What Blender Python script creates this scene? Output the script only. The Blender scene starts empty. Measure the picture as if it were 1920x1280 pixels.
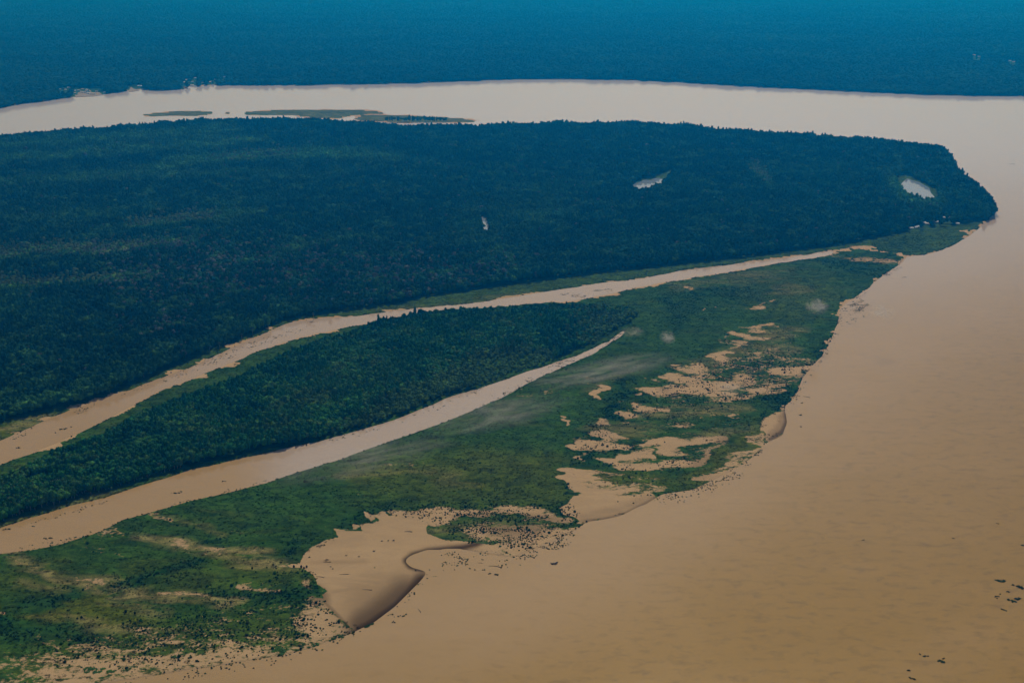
import bpy, bmesh, math, random
import numpy as np
from mathutils import Vector

random.seed(7)
rng = np.random.default_rng(7)
R = math.radians
scene = bpy.context.scene
COL = scene.collection

# ------------------------------------------------------------------ camera, light, exposure
CAM_H = 1000.0
F = 2200.0                      # focal length in photograph pixels (1920 wide)
PITCH = math.atan(810.0 / F)    # the horizon lies 810 px above the picture's centre
cam_d = bpy.data.cameras.new('camera')
cam_d.sensor_width = 36.0
cam_d.lens = 36.0 * F / 1920.0
cam_d.clip_start = 1.0
cam_d.clip_end = 120000.0
cam = bpy.data.objects.new('camera', cam_d)
cam.location = (0, 0, CAM_H)
cam.rotation_euler = (math.pi / 2 - PITCH, 0, 0)
COL.objects.link(cam)
scene.camera = cam

SUN_EL, SUN_AZ = R(43), R(9)   # azimuth from +Y (straight ahead) towards +X (right)
world = bpy.data.worlds.new('World')
scene.world = world
world.use_nodes = True
wn = world.node_tree
for n in list(wn.nodes): wn.nodes.remove(n)
sky = wn.nodes.new('ShaderNodeTexSky')
sky.sky_type = 'NISHITA'
sky.sun_disc = False
sky.sun_elevation = SUN_EL
sky.sun_rotation = SUN_AZ
sky.altitude = 1000
sky.air_density = 1.0
sky.dust_density = 7.0
bg = wn.nodes.new('ShaderNodeBackground')
bg.inputs['Strength'].default_value = 0.065
wo = wn.nodes.new('ShaderNodeOutputWorld')
wn.links.new(sky.outputs[0], bg.inputs['Color'])
wn.links.new(bg.outputs[0], wo.inputs['Surface'])

sun_d = bpy.data.lights.new('sun', 'SUN')
sun_d.energy = 3.3
sun_d.angle = R(0.6)
sun_d.color = (1.0, 0.95, 0.88)
sun = bpy.data.objects.new('sun', sun_d)
sdir = Vector((math.sin(SUN_AZ) * math.cos(SUN_EL), math.cos(SUN_AZ) * math.cos(SUN_EL), math.sin(SUN_EL)))
sun.rotation_euler = (-sdir).to_track_quat('-Z', 'Y').to_euler()
sun.location = (0, 0, 3000)
COL.objects.link(sun)

scene.view_settings.view_transform = 'Standard'
scene.view_settings.look = 'None'
scene.view_settings.exposure = -0.35
scene.view_settings.gamma = 1.0
scene.view_settings.use_curve_mapping = False
scene.render.engine = 'CYCLES'
scene.cycles.max_bounces = 4
scene.cycles.diffuse_bounces = 2
scene.cycles.glossy_bounces = 2
scene.cycles.transmission_bounces = 1
scene.cycles.volume_bounces = 0
scene.cycles.transparent_max_bounces = 8
scene.cycles.use_denoising = True
scene.cycles.volume_step_rate = 1.0

# ------------------------------------------------------------------ picture <-> ground
cp, sp = math.cos(PITCH), math.sin(PITCH)
def to_ground(px, py, z=0.0):
    px = np.asarray(px, float); py = np.asarray(py, float)
    a = (px - 960.0) / F; b = (640.0 - py) / F
    dy = cp + b * sp; dz = -sp + b * cp
    t = (z - CAM_H) / dz
    return a * t, dy * t
def at(px, py, z=0.0):
    x, y = to_ground(px, py, z)
    return Vector((float(x), float(y), z))
def to_photo(x, y, z=0.0):
    zz = z - CAM_H
    depth = y * cp - zz * sp
    up = y * sp + zz * cp
    return 960.0 + F * x / depth, 640.0 - F * up / depth
def metres_per_px(py):
    return CAM_H / max(py + 170.0, 5.0)     # roughly, across the view

# ------------------------------------------------------------------ survey map of the place
CX0, CY0, CS = -800, -168, 2.0
CW, CH = 1760, 850
def new_map(v=0.0): return np.full((CH, CW), v, np.float32)
def poly_mask(pts):
    P = (np.array(pts, float) - (CX0, CY0)) / CS
    m = np.zeros((CH, CW), bool)
    y0 = max(0, int(P[:, 1].min())); y1 = min(CH, int(P[:, 1].max()) + 2)
    x0 = max(0, int(P[:, 0].min())); x1 = min(CW, int(P[:, 0].max()) + 2)
    if y1 <= y0 or x1 <= x0: return m
    X, Y = np.meshgrid(np.arange(x0, x1) + .5, np.arange(y0, y1) + .5)
    c = np.zeros(X.shape, bool)
    n = len(P)
    for i in range(n):
        ax, ay = P[i]; bx, by = P[(i + 1) % n]
        if ay == by: continue
        t = (ay > Y) != (by > Y)
        c ^= t & (X < (bx - ax) * (Y - ay) / (by - ay) + ax)
    m[y0:y1, x0:x1] = c
    return m
def stroke_mask(pts, w):
    P = (np.array(pts, float) - (CX0, CY0)) / CS
    w = w / CS / 2
    m = np.zeros((CH, CW), np.float32)
    y0 = max(0, int(P[:, 1].min() - w * 2 - 3)); y1 = min(CH, int(P[:, 1].max() + w * 2 + 3))
    x0 = max(0, int(P[:, 0].min() - w * 2 - 3)); x1 = min(CW, int(P[:, 0].max() + w * 2 + 3))
    X, Y = np.meshgrid(np.arange(x0, x1) + .5, np.arange(y0, y1) + .5)
    d = np.full(X.shape, 1e9)
    for i in range(len(P) - 1):
        ax, ay = P[i]; bx, by = P[i + 1]
        vx, vy = bx - ax, by - ay
        L = vx * vx + vy * vy + 1e-9
        t = np.clip(((X - ax) * vx + (Y - ay) * vy) / L, 0, 1)
        # ends taper
        taper = np.ones_like(t)
        if i == 0: taper = np.minimum(taper, 0.35 + t * 2)
        if i == len(P) - 2: taper = np.minimum(taper, 0.35 + (1 - t) * 2)
        d = np.minimum(d, np.hypot(X - ax - t * vx, Y - ay - t * vy) / (w * taper + .3))
    m[y0:y1, x0:x1] = np.clip(1.6 - d, 0, 1)
    return m
def blur(a, r):
    r = int(round(r / CS))
    a = a.astype(np.float32)
    if r < 1: return a
    for _ in range(2):
        for ax in (0, 1):
            p = np.pad(a, [(r + 1, r) if i == ax else (0, 0) for i in (0, 1)], mode='edge')
            c = np.cumsum(p, axis=ax, dtype=np.float64)
            n = a.shape[ax]
            hi = np.take(c, np.arange(n) + 2 * r + 1, axis=ax); lo = np.take(c, np.arange(n), axis=ax)
            a = ((hi - lo) / (2 * r + 1)).astype(np.float32)
    return a
def put(f, mask, v, s=1.0, b=0):
    m = blur(mask, b) if b else mask.astype(np.float32)
    f += (v - f) * m * s
def sample(f, px, py):
    u = np.clip((px - CX0) / CS - .5, 0, CW - 1.001); v = np.clip((py - CY0) / CS - .5, 0, CH - 1.001)
    i = u.astype(int); j = v.astype(int); fu = u - i; fv = v - j
    return (f[j, i] * (1 - fu) * (1 - fv) + f[j, i + 1] * fu * (1 - fv) + f[j + 1, i] * (1 - fu) * fv + f[j + 1, i + 1] * fu * fv)
def _h(ix, iy, s):
    n = (ix.astype(np.int64) * 374761393 + iy.astype(np.int64) * 668265263 + s * 974634777) & 0xffffffff
    n = ((n ^ (n >> 13)) * 1274126177) & 0xffffffff
    return ((n ^ (n >> 16)) & 0xffff) / 65535.0
def vnoise(x, y, s=0):
    ix = np.floor(x); iy = np.floor(y); fx = x - ix; fy = y - iy
    fx = fx * fx * (3 - 2 * fx); fy = fy * fy * (3 - 2 * fy)
    a = _h(ix, iy, s); b = _h(ix + 1, iy, s); c = _h(ix, iy + 1, s); d = _h(ix + 1, iy + 1, s)
    return (a * (1 - fx) + b * fx) * (1 - fy) + (c * (1 - fx) + d * fx) * fy
def fbm(x, y, s=0, o=3):
    t = 0; a = .5; k = 1
    for i in range(o):
        t = t + a * vnoise(x * k + i * 17.3, y * k - i * 9.1, s + i); a *= .5; k *= 2.03
    return t / (1 - .5 ** o)

FAR_BANK = [(-800, 420), (-500, 330), (0, 203), (40, 195), (70, 192), (130, 183), (180, 179), (240, 171), (262, 168), (300, 171), (350, 167), (352, 163), (400, 160), (480, 160),
    (600, 159), (700, 158), (760, 156), (830, 154), (900, 151), (960, 149), (1100, 149), (1180, 150), (1280, 155), (1400, 162), (1560, 170), (1740, 178), (1920, 181), (2720, 196)]
P_far = FAR_BANK + [(2720, -300), (-800, -300)]
BIG_TOP = [(-800, 380), (-300, 312), (0, 262), (60, 256), (120, 251), (200, 246), (270, 238), (330, 235), (420, 230), (500, 229), (560, 229), (600, 229), (640, 233), (700, 237),
    (760, 243), (830, 243), (900, 241), (960, 239), (1060, 239), (1115, 237), (1180, 236), (1230, 239), (1290, 241), (1345, 249), (1400, 252), (1450, 255), (1500, 257), (1560, 261),
    (1620, 266), (1700, 273), (1760, 279), (1772, 286), (1786, 303), (1796, 326), (1816, 340), (1838, 356), (1852, 373), (1862, 390), (1867, 402), (1861, 410)]
P_big = BIG_TOP + [(1845, 416), (1835, 428), (1815, 444), (1790, 459), (1760, 472), (1727, 480), (1700, 479), (1660, 471), (1622, 461), (1580, 467), (1540, 472),
    (1480, 482), (1400, 492), (1280, 507), (1200, 523), (1130, 530), (1070, 539), (1010, 549), (950, 559), (880, 569), (800, 576), (740, 583), (680, 591), (600, 597), (540, 606),
    (490, 628), (450, 645), (400, 668), (350, 692), (300, 708), (250, 728), (200, 745), (165, 757), (130, 768), (60, 800), (0, 826), (-400, 1000), (-800, 1180)]
P_bigforest = BIG_TOP[:-1] + [(1858, 410), (1830, 414), (1790, 421), (1740, 427), (1680, 438), (1620, 450), (1560, 461), (1480, 471), (1400, 482), (1300, 492), (1200, 503),
    (1100, 515), (1000, 526), (900, 541), (800, 556), (740, 568), (680, 578), (640, 583), (580, 590), (520, 606), (470, 628), (430, 645), (350, 677), (280, 707), (210, 737),
    (140, 759), (60, 777), (0, 792), (-400, 960), (-800, 1140)]
P_flat = [(-800, 1260), (-400, 1060), (0, 871), (60, 850), (130, 820), (180, 797), (240, 765), (300, 733), (350, 714), (400, 693), (440, 678), (480, 660), (540, 640), (600, 624), (640, 615), (690, 607),
    (740, 601), (770, 593), (830, 583), (880, 579), (960, 573), (1020, 567), (1060, 565), (1100, 560), (1150, 549), (1200, 538), (1280, 524), (1400, 504), (1480, 490), (1540, 482),
    (1562, 476), (1622, 465), (1660, 473), (1702, 483), (1692, 492), (1668, 508), (1650, 520), (1630, 538), (1605, 556), (1585, 570), (1575, 580), (1572, 598), (1565, 620),
    (1555, 645), (1540, 668), (1520, 690), (1505, 710), (1498, 728), (1488, 748), (1470, 762), (1476, 790), (1468, 815), (1437, 830), (1420, 850), (1390, 872), (1350, 893),
    (1300, 918), (1240, 926), (1210, 945), (1160, 968), (1100, 978), (1085, 988), (1060, 1003), (1000, 1030), (960, 1045), (860, 1028), (800, 1030), (772, 1040), (758, 1050), (768, 1062), (803, 1072),
    (780, 1097), (740, 1137), (700, 1167), (666, 1183), (645, 1192), (580, 1215), (520, 1230), (440, 1242), (340, 1257), (250, 1272), (150, 1287), (-100, 1330), (-800, 1450)]
P_chan2 = [(-800, 1330), (0, 990), (60, 970), (130, 948), (200, 931), (280, 905), (360, 880), (450, 860), (540, 839), (600, 826), (640, 815), (690, 802), (740, 787), (790, 767), (840, 745), (890, 730), (940, 714), (993, 695), (1040, 680), (1075, 668), (1107, 656), (1145, 636), (1173, 616), (1177, 621), (1145, 644), (1107, 666), (1070, 682),
    (1040, 695), (993, 717), (940, 746), (890, 768), (840, 788), (790, 807), (740, 824), (690, 842), (640, 860), (560, 884), (500, 905), (420, 925), (350, 940), (300, 955), (230, 975), (180, 1000), (120, 1018), (60, 1031), (0, 1038), (-400, 1190), (-800, 1380)]
P_midforest = [(-800, 1330), (-300, 1060), (0, 912), (45, 888), (100, 862), (160, 836), (220, 812), (250, 790), (300, 772), (380, 742), (440, 720), (500, 692), (560, 662), (620, 640), (700, 617), (760, 602),
    (820, 592), (900, 586), (960, 583), (1040, 578), (1130, 575), (1185, 580), (1200, 596), (1180, 606), (1150, 622), (1110, 645), (1070, 660), (1035, 676), (940, 709), (840, 740), (740, 782), (690, 798), (560, 833), (450, 852),
    (360, 872), (280, 895), (200, 920), (130, 938), (60, 961), (0, 980), (-400, 1140), (-800, 1320)]
P_shrubforest = [(1040, 658), (960, 655), (900, 665), (850, 680), (800, 712), (740, 738), (690, 772), (640, 805), (560, 832), (560, 842), (690, 806), (840, 748), (940, 714), (1042, 680)]

LAND = new_map(0)
put(LAND, poly_mask(P_far), 1)
put(LAND, poly_mask(P_big), 1)
put(LAND, poly_mask(P_flat), 1)
put(LAND, poly_mask(P_chan2), 0)
ISLETS = [[(240, 216), (300, 212), (330, 209), (380, 209), (402, 211), (398, 214), (370, 218), (300, 218)], [(398, 215), (420, 211), (442, 210), (430, 214)],
    [(442, 213), (480, 209), (540, 206), (600, 205), (690, 207), (738, 212), (700, 213), (560, 216), (470, 216)],
    [(545, 220), (600, 215), (640, 211), (700, 211), (716, 213), (660, 217), (630, 223)],
    [(660, 223), (680, 217), (720, 215), (760, 216), (800, 219), (860, 222), (904, 227), (880, 230), (780, 231), (690, 228)], [(908, 227), (932, 228), (925, 229.5)]]
for p in ISLETS: put(LAND, poly_mask(p), 1)
P_ponds = [[(1185, 346), (1195, 343), (1203, 340), (1210, 336), (1218, 339), (1228, 334), (1243, 335), (1243, 339), (1234, 343), (1225, 345), (1214, 352), (1196, 352)],
           [(1689, 347), (1702, 333), (1708, 337), (1722, 341), (1745, 354), (1745, 362), (1759, 376), (1738, 376), (1710, 368), (1700, 365)],
           [(901, 402), (906, 406), (913, 412), (918, 431), (911, 432), (906, 420)], [(950, 332), (957, 332), (957, 339), (952, 339)]]
POND = new_map(0)
for p, dy in zip(P_ponds, (8, 5, 8, 5)):
    for k in range(0, dy + 1, 2):
        put(POND, poly_mask([(a, b + k) for a, b in p]), 1)
LAND *= (1 - POND)

FOREST = new_map(0)
put(FOREST, poly_mask(P_far), 1)
put(FOREST, poly_mask(P_bigforest), 1)
CLEAR = new_map(0)
put(CLEAR, blur(POND, 3) > .25, 1)
put(CLEAR, poly_mask([(1225, 333), (1240, 325), (1264, 316), (1262, 330), (1245, 346), (1230, 350)]), 1)
put(CLEAR, poly_mask([(1676, 334), (1698, 326), (1715, 334), (1755, 354), (1764, 380), (1745, 382), (1705, 374), (1686, 356)]), 1)
FOREST *= 1 - np.clip(CLEAR, 0, 1)
put(FOREST, poly_mask([(665, 222), (690, 217), (740, 215), (800, 219), (900, 227), (780, 231), (690, 228)]), .8)
MIDF = poly_mask(P_midforest).astype(np.float32)
MIDF *= 1 - poly_mask([(40, 905), (100, 884), (200, 868), (215, 874), (110, 893), (50, 915)]) * .85
SHRUBF = poly_mask(P_shrubforest).astype(np.float32)
MIDF *= (blur(MIDF, 10) > .3)
FOREST = np.maximum(FOREST, MIDF)
FOREST *= (LAND > .5)

# tree colour zones: LIGHT = fresher green, GREY = bare, greyish crowns; LOW = second growth
LIGHT = new_map(0.0); GREY = new_map(0.012); LOW = new_map(0.0)
put(LIGHT, poly_mask([(-100, 462), (200, 456), (370, 448), (360, 456), (200, 472), (0, 486), (-100, 486)]), .8, 1, 3)
put(LOW, poly_mask([(-100, 462), (200, 457), (350, 450), (200, 470), (0, 482), (-100, 482)]), .8, 1, 3)
put(LIGHT, poly_mask([(-100, 524), (100, 518), (200, 515), (310, 512), (200, 526), (80, 536), (-100, 540)]), .8, 1, 3)
put(LOW, poly_mask([(-100, 525), (100, 521), (200, 517), (240, 518), (160, 530), (60, 534), (-100, 536)]), .9, 1, 2)
put(LIGHT, stroke_mask([(235, 422), (330, 411), (400, 402), (500, 393)], 12), .75, 1, 2)
put(LOW, stroke_mask([(235, 421), (330, 410), (410, 401)], 8), .8, 1, 2)
put(LIGHT, stroke_mask([(300, 303), (400, 295), (480, 290), (600, 287), (760, 292)], 14), .95, 1, 3)
put(LOW, stroke_mask([(390, 296), (480, 291), (560, 286)], 5), .6, 1, 2)
put(LIGHT, stroke_mask([(-60, 275), (150, 262), (300, 252), (450, 240)], 16), .65, 1, 5)
put(LIGHT, stroke_mask([(0, 297), (120, 290), (240, 278), (380, 268), (500, 258)], 12), .8, 1, 4)
put(LIGHT, stroke_mask([(40, 333), (150, 334), (250, 316), (330, 316)], 8), .7, 1, 3)
put(LIGHT, stroke_mask([(-40, 345), (200, 330), (420, 322), (640, 330)], 9), .5, 1, 4)
put(LIGHT, stroke_mask([(500, 470), (560, 462), (660, 440)], 9), .5, 1, 3)
put(LIGHT, stroke_mask([(880, 400), (920, 440), (960, 480)], 14), .5, 1, 6)
put(LIGHT, stroke_mask([(1000, 350), (1040, 400), (1060, 450)], 14), .4, 1, 6)
put(LIGHT, stroke_mask([(-40, 408), (120, 402), (220, 398)], 7), .5, 1, 3)
put(LIGHT, stroke_mask([(1408, 306), (1422, 320), (1450, 348)], 14), .7, 1, 3)
put(LOW, stroke_mask([(1408, 306), (1422, 320), (1445, 340)], 6), .8, 1, 2)
put(LIGHT, poly_mask([(1655, 322), (1690, 318), (1720, 330), (1765, 360), (1780, 385), (1700, 380), (1670, 350)]), .9, 1, 8)
put(LIGHT, stroke_mask([(1675, 292), (1690, 304)], 10), .6, 1, 2)
put(LIGHT, poly_mask([(870, 380), (930, 370), (1040, 340), (1080, 400), (1000, 440), (900, 460), (820, 420)]), .28, 1, 20)
put(LIGHT, poly_mask([(400, 640), (500, 590), (700, 560), (900, 535), (900, 545), (680, 585), (600, 598), (480, 632), (300, 710)]), .55, 1, 10)
put(LIGHT, poly_mask([(-100, 780), (60, 750), (200, 715), (330, 670), (330, 700), (140, 770), (0, 800)]), .35, 1, 10)
put(GREY, poly_mask([(360, 450), (480, 455), (640, 480), (980, 490), (960, 520), (700, 545), (560, 530), (300, 560), (180, 540)]), .34, 1, 24)
put(GREY, poly_mask([(140, 460), (370, 449), (360, 462), (160, 474)]), .8, 1, 4)
put(GREY, stroke_mask([(180, 522), (310, 514)], 10), .7, 1, 4)
put(GREY, stroke_mask([(850, 505), (960, 500)], 14), .6, 1, 6)
put(GREY, stroke_mask([(230, 608), (360, 598)], 16), .45, 1, 8)
put(LOW, poly_mask([(1060, 575), (1230, 575), (1230, 625), (1100, 655)]), .7, 1, 24)
put(LIGHT, poly_mask([(1100, 575), (1230, 575), (1230, 625), (1130, 645)]), .6, 1, 24)
put(LIGHT, SHRUBF, .85, 1, 10)
put(LOW, SHRUBF, .45, 1, 8)
put(LIGHT, poly_mask([(930, 700), (870, 690), (900, 668), (960, 657), (1040, 662), (1010, 685)]), 1.0, 1, 8)
put(LOW, poly_mask([(880, 705), (900, 670), (960, 660), (1040, 664), (1000, 690), (930, 712)]), .85, 1, 5)
put(LIGHT, poly_mask([(640, 650), (820, 690), (950, 600), (1000, 600), (960, 640), (860, 680), (700, 740), (560, 790), (480, 800), (520, 740)]), .3, 1, 18)

# flats: VEG plant cover, OLIV yellower plants, BUSH shrubs, DARK_SILT darker silt, DARKV deep green
VEG = new_map(.0); OLIV = new_map(.27); BUSH = new_map(.018); DARK_SILT = new_map(0); DARKV = new_map(.2)
put(VEG, poly_mask(P_far), 1); put(VEG, poly_mask(P_big), 1); put(VEG, poly_mask(P_flat), .92)
for p in ISLETS: put(VEG, poly_mask(p), .9)
put(OLIV, poly_mask(P_big), .45)
MUD = [  # (points, width, cover)
    ([(1102, 741), (1120, 733), (1140, 724)], 15, 0), ([(1098, 748), (1113, 747)], 9, .1), ([(1063, 784), (1062, 794)], 9, .1), ([(1208, 737), (1270, 731), (1335, 727), (1400, 719)], 16, .0),
    ([(1150, 775), (1198, 776)], 13, 0), ([(1195, 759), (1215, 765), (1245, 768)], 6, .1), ([(1148, 756), (1172, 757)], 3, .1), ([(1120, 790), (1152, 795)], 8, .15),
    ([(1080, 829), (1120, 836), (1160, 838)], 15, 0), ([(1128, 818), (1160, 816), (1178, 822)], 12, .1), ([(1195, 832), (1260, 833), (1335, 824)], 13, .08), ([(1112, 858), (1140, 862), (1168, 868)], 9, .05),
    ([(1160, 856), (1200, 850), (1225, 855)], 18, .05), ([(1230, 845), (1262, 845), (1290, 838)], 12, .1), ([(1060, 862), (1086, 854)], 6, .1), ([(1168, 872), (1230, 876), (1300, 868), (1330, 850)], 12, .2),
    ([(1290, 880), (1330, 855), (1352, 838)], 14, .25), ([(1255, 703), (1290, 711), (1330, 716)], 9, .15), ([(1228, 706), (1250, 712)], 5, .2), ([(1170, 742), (1190, 738)], 6, .3),
    ([(1290, 686), (1330, 690)], 9, .2), ([(1268, 688), (1300, 695), (1340, 700)], 6, .2), ([(1350, 636), (1375, 628), (1388, 628)], 4, .1), ([(1365, 627), (1400, 634), (1428, 636)], 5, .15),
    ([(1332, 668), (1358, 673), (1375, 670)], 8, .05), ([(1345, 661), (1378, 664)], 6, .1), ([(1350, 644), (1372, 652)], 4, .15), ([(1362, 643), (1386, 644)], 3, .1), ([(1402, 613), (1425, 611), (1450, 609)], 5, .0),
    ([(1400, 580), (1420, 578), (1438, 576)], 6, .1), ([(1432, 572), (1455, 564)], 7, .25), ([(1400, 622), (1426, 622)], 2.5, .1), ([(1314, 578), (1323, 582)], 7, .15), ([(1318, 568), (1322, 573)], 6, .3),
    ([(1288, 541), (1303, 544)], 6, .05), ([(1345, 517), (1365, 516)], 2, .3), ([(1345, 573), (1362, 575)], 3, .35), ([(1380, 740), (1430, 733), (1475, 726)], 4, .15), ([(1428, 700), (1470, 697), (1520, 690)], 12, .12),
    ([(1260, 728), (1345, 740)], 8, .2), ([(1310, 752), (1400, 744)], 5, .25), ([(1380, 704), (1420, 712)], 9, .3), ([(1425, 663), (1440, 672)], 7, .35), ([(1345, 690), (1365, 672)], 4, .35),
    ([(1240, 800), (1300, 795)], 4, .4), ([(1360, 783), (1378, 781)], 3, .25), ([(1454, 748), (1468, 747)], 3, .15), ([(1300, 722), (1420, 718)], 7, .28),
    ([(120, 1010), (180, 1025), (260, 1040)], 6, .55), ([(600, 900), (680, 905)], 5, .6), ([(420, 985), (480, 1000)], 5, .6), ([(640, 925), (700, 935)], 5, .62), ([(700, 870), (800, 868)], 8, .6), ([(950, 800), (1020, 795)], 5, .55), ([(900, 830), (1000, 835)], 6, .6),
    ([(308, 1008), (345, 1022), (380, 1030)], 9, .12), ([(0, 1046), (30, 1052), (62, 1060)], 4, .2), ([(75, 1091), (108, 1102)], 4, .1), ([(160, 1083), (200, 1096)], 9, .35), ([(150, 1098), (180, 1107)], 6, .3),
    ([(-60, 1120), (0, 1135), (24, 1144)], 9, .15), ([(290, 1102), (370, 1120), (400, 1128)], 9, .5), ([(245, 1128), (292, 1131)], 4, .3), ([(150, 990), (200, 1000)], 14, .5), ([(180, 985), (240, 1000)], 8, .45),
    ([(295, 962), (330, 975)], 7, .35), ([(60, 1060), (130, 1080), (170, 1100)], 5, .5), ([(470, 1095), (520, 1105)], 12, .45), ([(552, 1095), (590, 1102)], 14, .3), ([(545, 1057), (560, 1060)], 10, .2),
    ([(400, 1028), (450, 1036)], 8, .45), ([(500, 1090), (480, 1102)], 4, .3), ([(600, 1000), (625, 993)], 4, .1)]
# sparse, speckled areas first
put(VEG, poly_mask([(1190, 745), (1290, 690), (1350, 640), (1420, 605), (1500, 640), (1530, 685), (1495, 740), (1400, 745), (1395, 790), (1350, 860), (1290, 895), (1200, 885), (1075, 870), (1080, 825), (1120, 790)]), .70, 1, 12)
put(VEG, poly_mask([(1290, 700), (1440, 655), (1520, 682), (1500, 725), (1400, 742), (1250, 750), (1200, 740)]), .58, 1, 8)
put(VEG, poly_mask([(1500, 480), (1545, 478), (1700, 486), (1680, 496), (1640, 496), (1560, 484)]), .45, 1, 2)
put(VEG, poly_mask([(-800, 1380), (-100, 1235), (60, 1215), (100, 1195), (180, 1180), (250, 1168), (350, 1165), (450, 1150), (560, 1130), (620, 1135), (670, 1190), (580, 1225), (430, 1250), (250, 1280), (0, 1310), (-800, 1460)]), .56, 1, 10)
put(VEG, poly_mask([(560, 1125), (600, 1125), (650, 1180), (640, 1200), (590, 1190), (540, 1180)]), .30, 1, 8)
put(VEG, poly_mask([(100, 1250), (300, 1225), (450, 1215), (600, 1195), (640, 1200), (520, 1240), (300, 1270), (50, 1310)]), .40, 1, 8)
put(VEG, poly_mask([(380, 1140), (560, 1120), (600, 1150), (520, 1185), (400, 1190), (330, 1180)]), .66, 1, 10)
put(VEG, poly_mask([(300, 1015), (380, 1030), (470, 1045), (560, 1055), (540, 1065), (430, 1055), (330, 1035)]), .75, 1, 4)
put(VEG, poly_mask([(870, 780), (930, 740), (1080, 705), (1200, 660), (1200, 690), (1060, 735), (950, 770)]), .68, 1, 8)
put(VEG, poly_mask([(1700, 455), (1840, 415), (1840, 430), (1800, 455), (1720, 478)]), .95, 1, 2)
for x0, y0, x1, y1, w in ((1798, 434, 1826, 440, 2.5), (1818, 441, 1826, 443, 2.5), (1826, 428, 1836, 429, 3), (1826, 433, 1832, 434, 2.5), (1812, 447, 1822, 448, 2.5), (1840, 418, 1846, 419, 3), (1809, 432, 1818, 434, 2)):
    put(VEG, stroke_mask([(x0, y0), (x1, y1)], w), 0)
for pts, w, v in MUD:
    left = pts[0][0] < 640 and pts[0][1] > 860
    put(VEG, stroke_mask(pts, w * (1.25 if left else .76)), max(v, .40) if left else max(v, .15), 1, 4 if left else 2)
BAR = poly_mask([(560, 1062), (570, 1038), (585, 1025), (610, 1013), (635, 1007), (628, 994), (680, 997), (676, 982), (695, 983), (712, 976), (705, 967), (716, 957), (730, 968), (750, 970), (800, 980), (800, 1000), (830, 1012), (870, 1020), (900, 1018),
    (910, 1022), (860, 1028), (800, 1030), (772, 1040), (758, 1050), (768, 1062), (803, 1072), (780, 1097), (740, 1137), (700, 1167), (666, 1183), (640, 1160), (612, 1133), (604, 1115), (615, 1108), (595, 1096), (590, 1080), (575, 1070)])
put(VEG, BAR, 0)
put(VEG, poly_mask([(720, 960), (780, 953), (850, 951), (950, 953), (1000, 950), (1060, 963), (1080, 972), (1070, 977), (900, 965), (840, 985), (760, 975)]), .25, 1, 4)
put(VEG, poly_mask([(880, 980), (1000, 975), (1080, 980), (1085, 990), (1050, 1005), (960, 1020), (880, 1018), (840, 1010)]), .42, 1, 6)
put(VEG, poly_mask([(800, 1034), (860, 1030), (960, 1010), (1060, 990), (1085, 985), (1060, 1003), (980, 1040), (850, 1055), (800, 1050)]), .25, 1, 3)
put(VEG, poly_mask([(1048, 890), (1064, 880), (1090, 884), (1130, 879), (1180, 890), (1240, 905), (1245, 922), (1210, 945), (1160, 968), (1085, 978), (1080, 955), (1060, 930), (1070, 918), (1066, 905)]), .06, 1, 2)
put(VEG, stroke_mask([(1105, 895), (1160, 900), (1220, 905), (1300, 890), (1360, 860)], 22), .7, 1, 4)
put(VEG, stroke_mask([(1130, 925), (1180, 930), (1230, 918)], 14), .55, 1, 4)
put(VEG, poly_mask([(1425, 788), (1455, 768), (1470, 765), (1476, 790), (1466, 812), (1437, 828), (1436, 812), (1420, 800)]), 0, 1, 0)
put(VEG, poly_mask([(1410, 800), (1425, 800), (1438, 815), (1434, 832), (1400, 865), (1340, 895), (1290, 915), (1330, 885), (1380, 850)]), .42, 1, 3)
put(VEG, stroke_mask([(1225, 930), (1290, 900), (1350, 860), (1400, 800), (1450, 760), (1490, 730)], 20), 1.0, .9, 4)
put(VEG, stroke_mask([(1500, 728), (1530, 690), (1560, 630), (1575, 580)], 8), .9, .6, 4)
put(VEG, poly_mask([(-200, 840), (0, 796), (60, 786), (110, 772), (170, 752), (200, 748), (110, 785), (0, 835), (-200, 930)]), .72, .9, 3)
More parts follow.
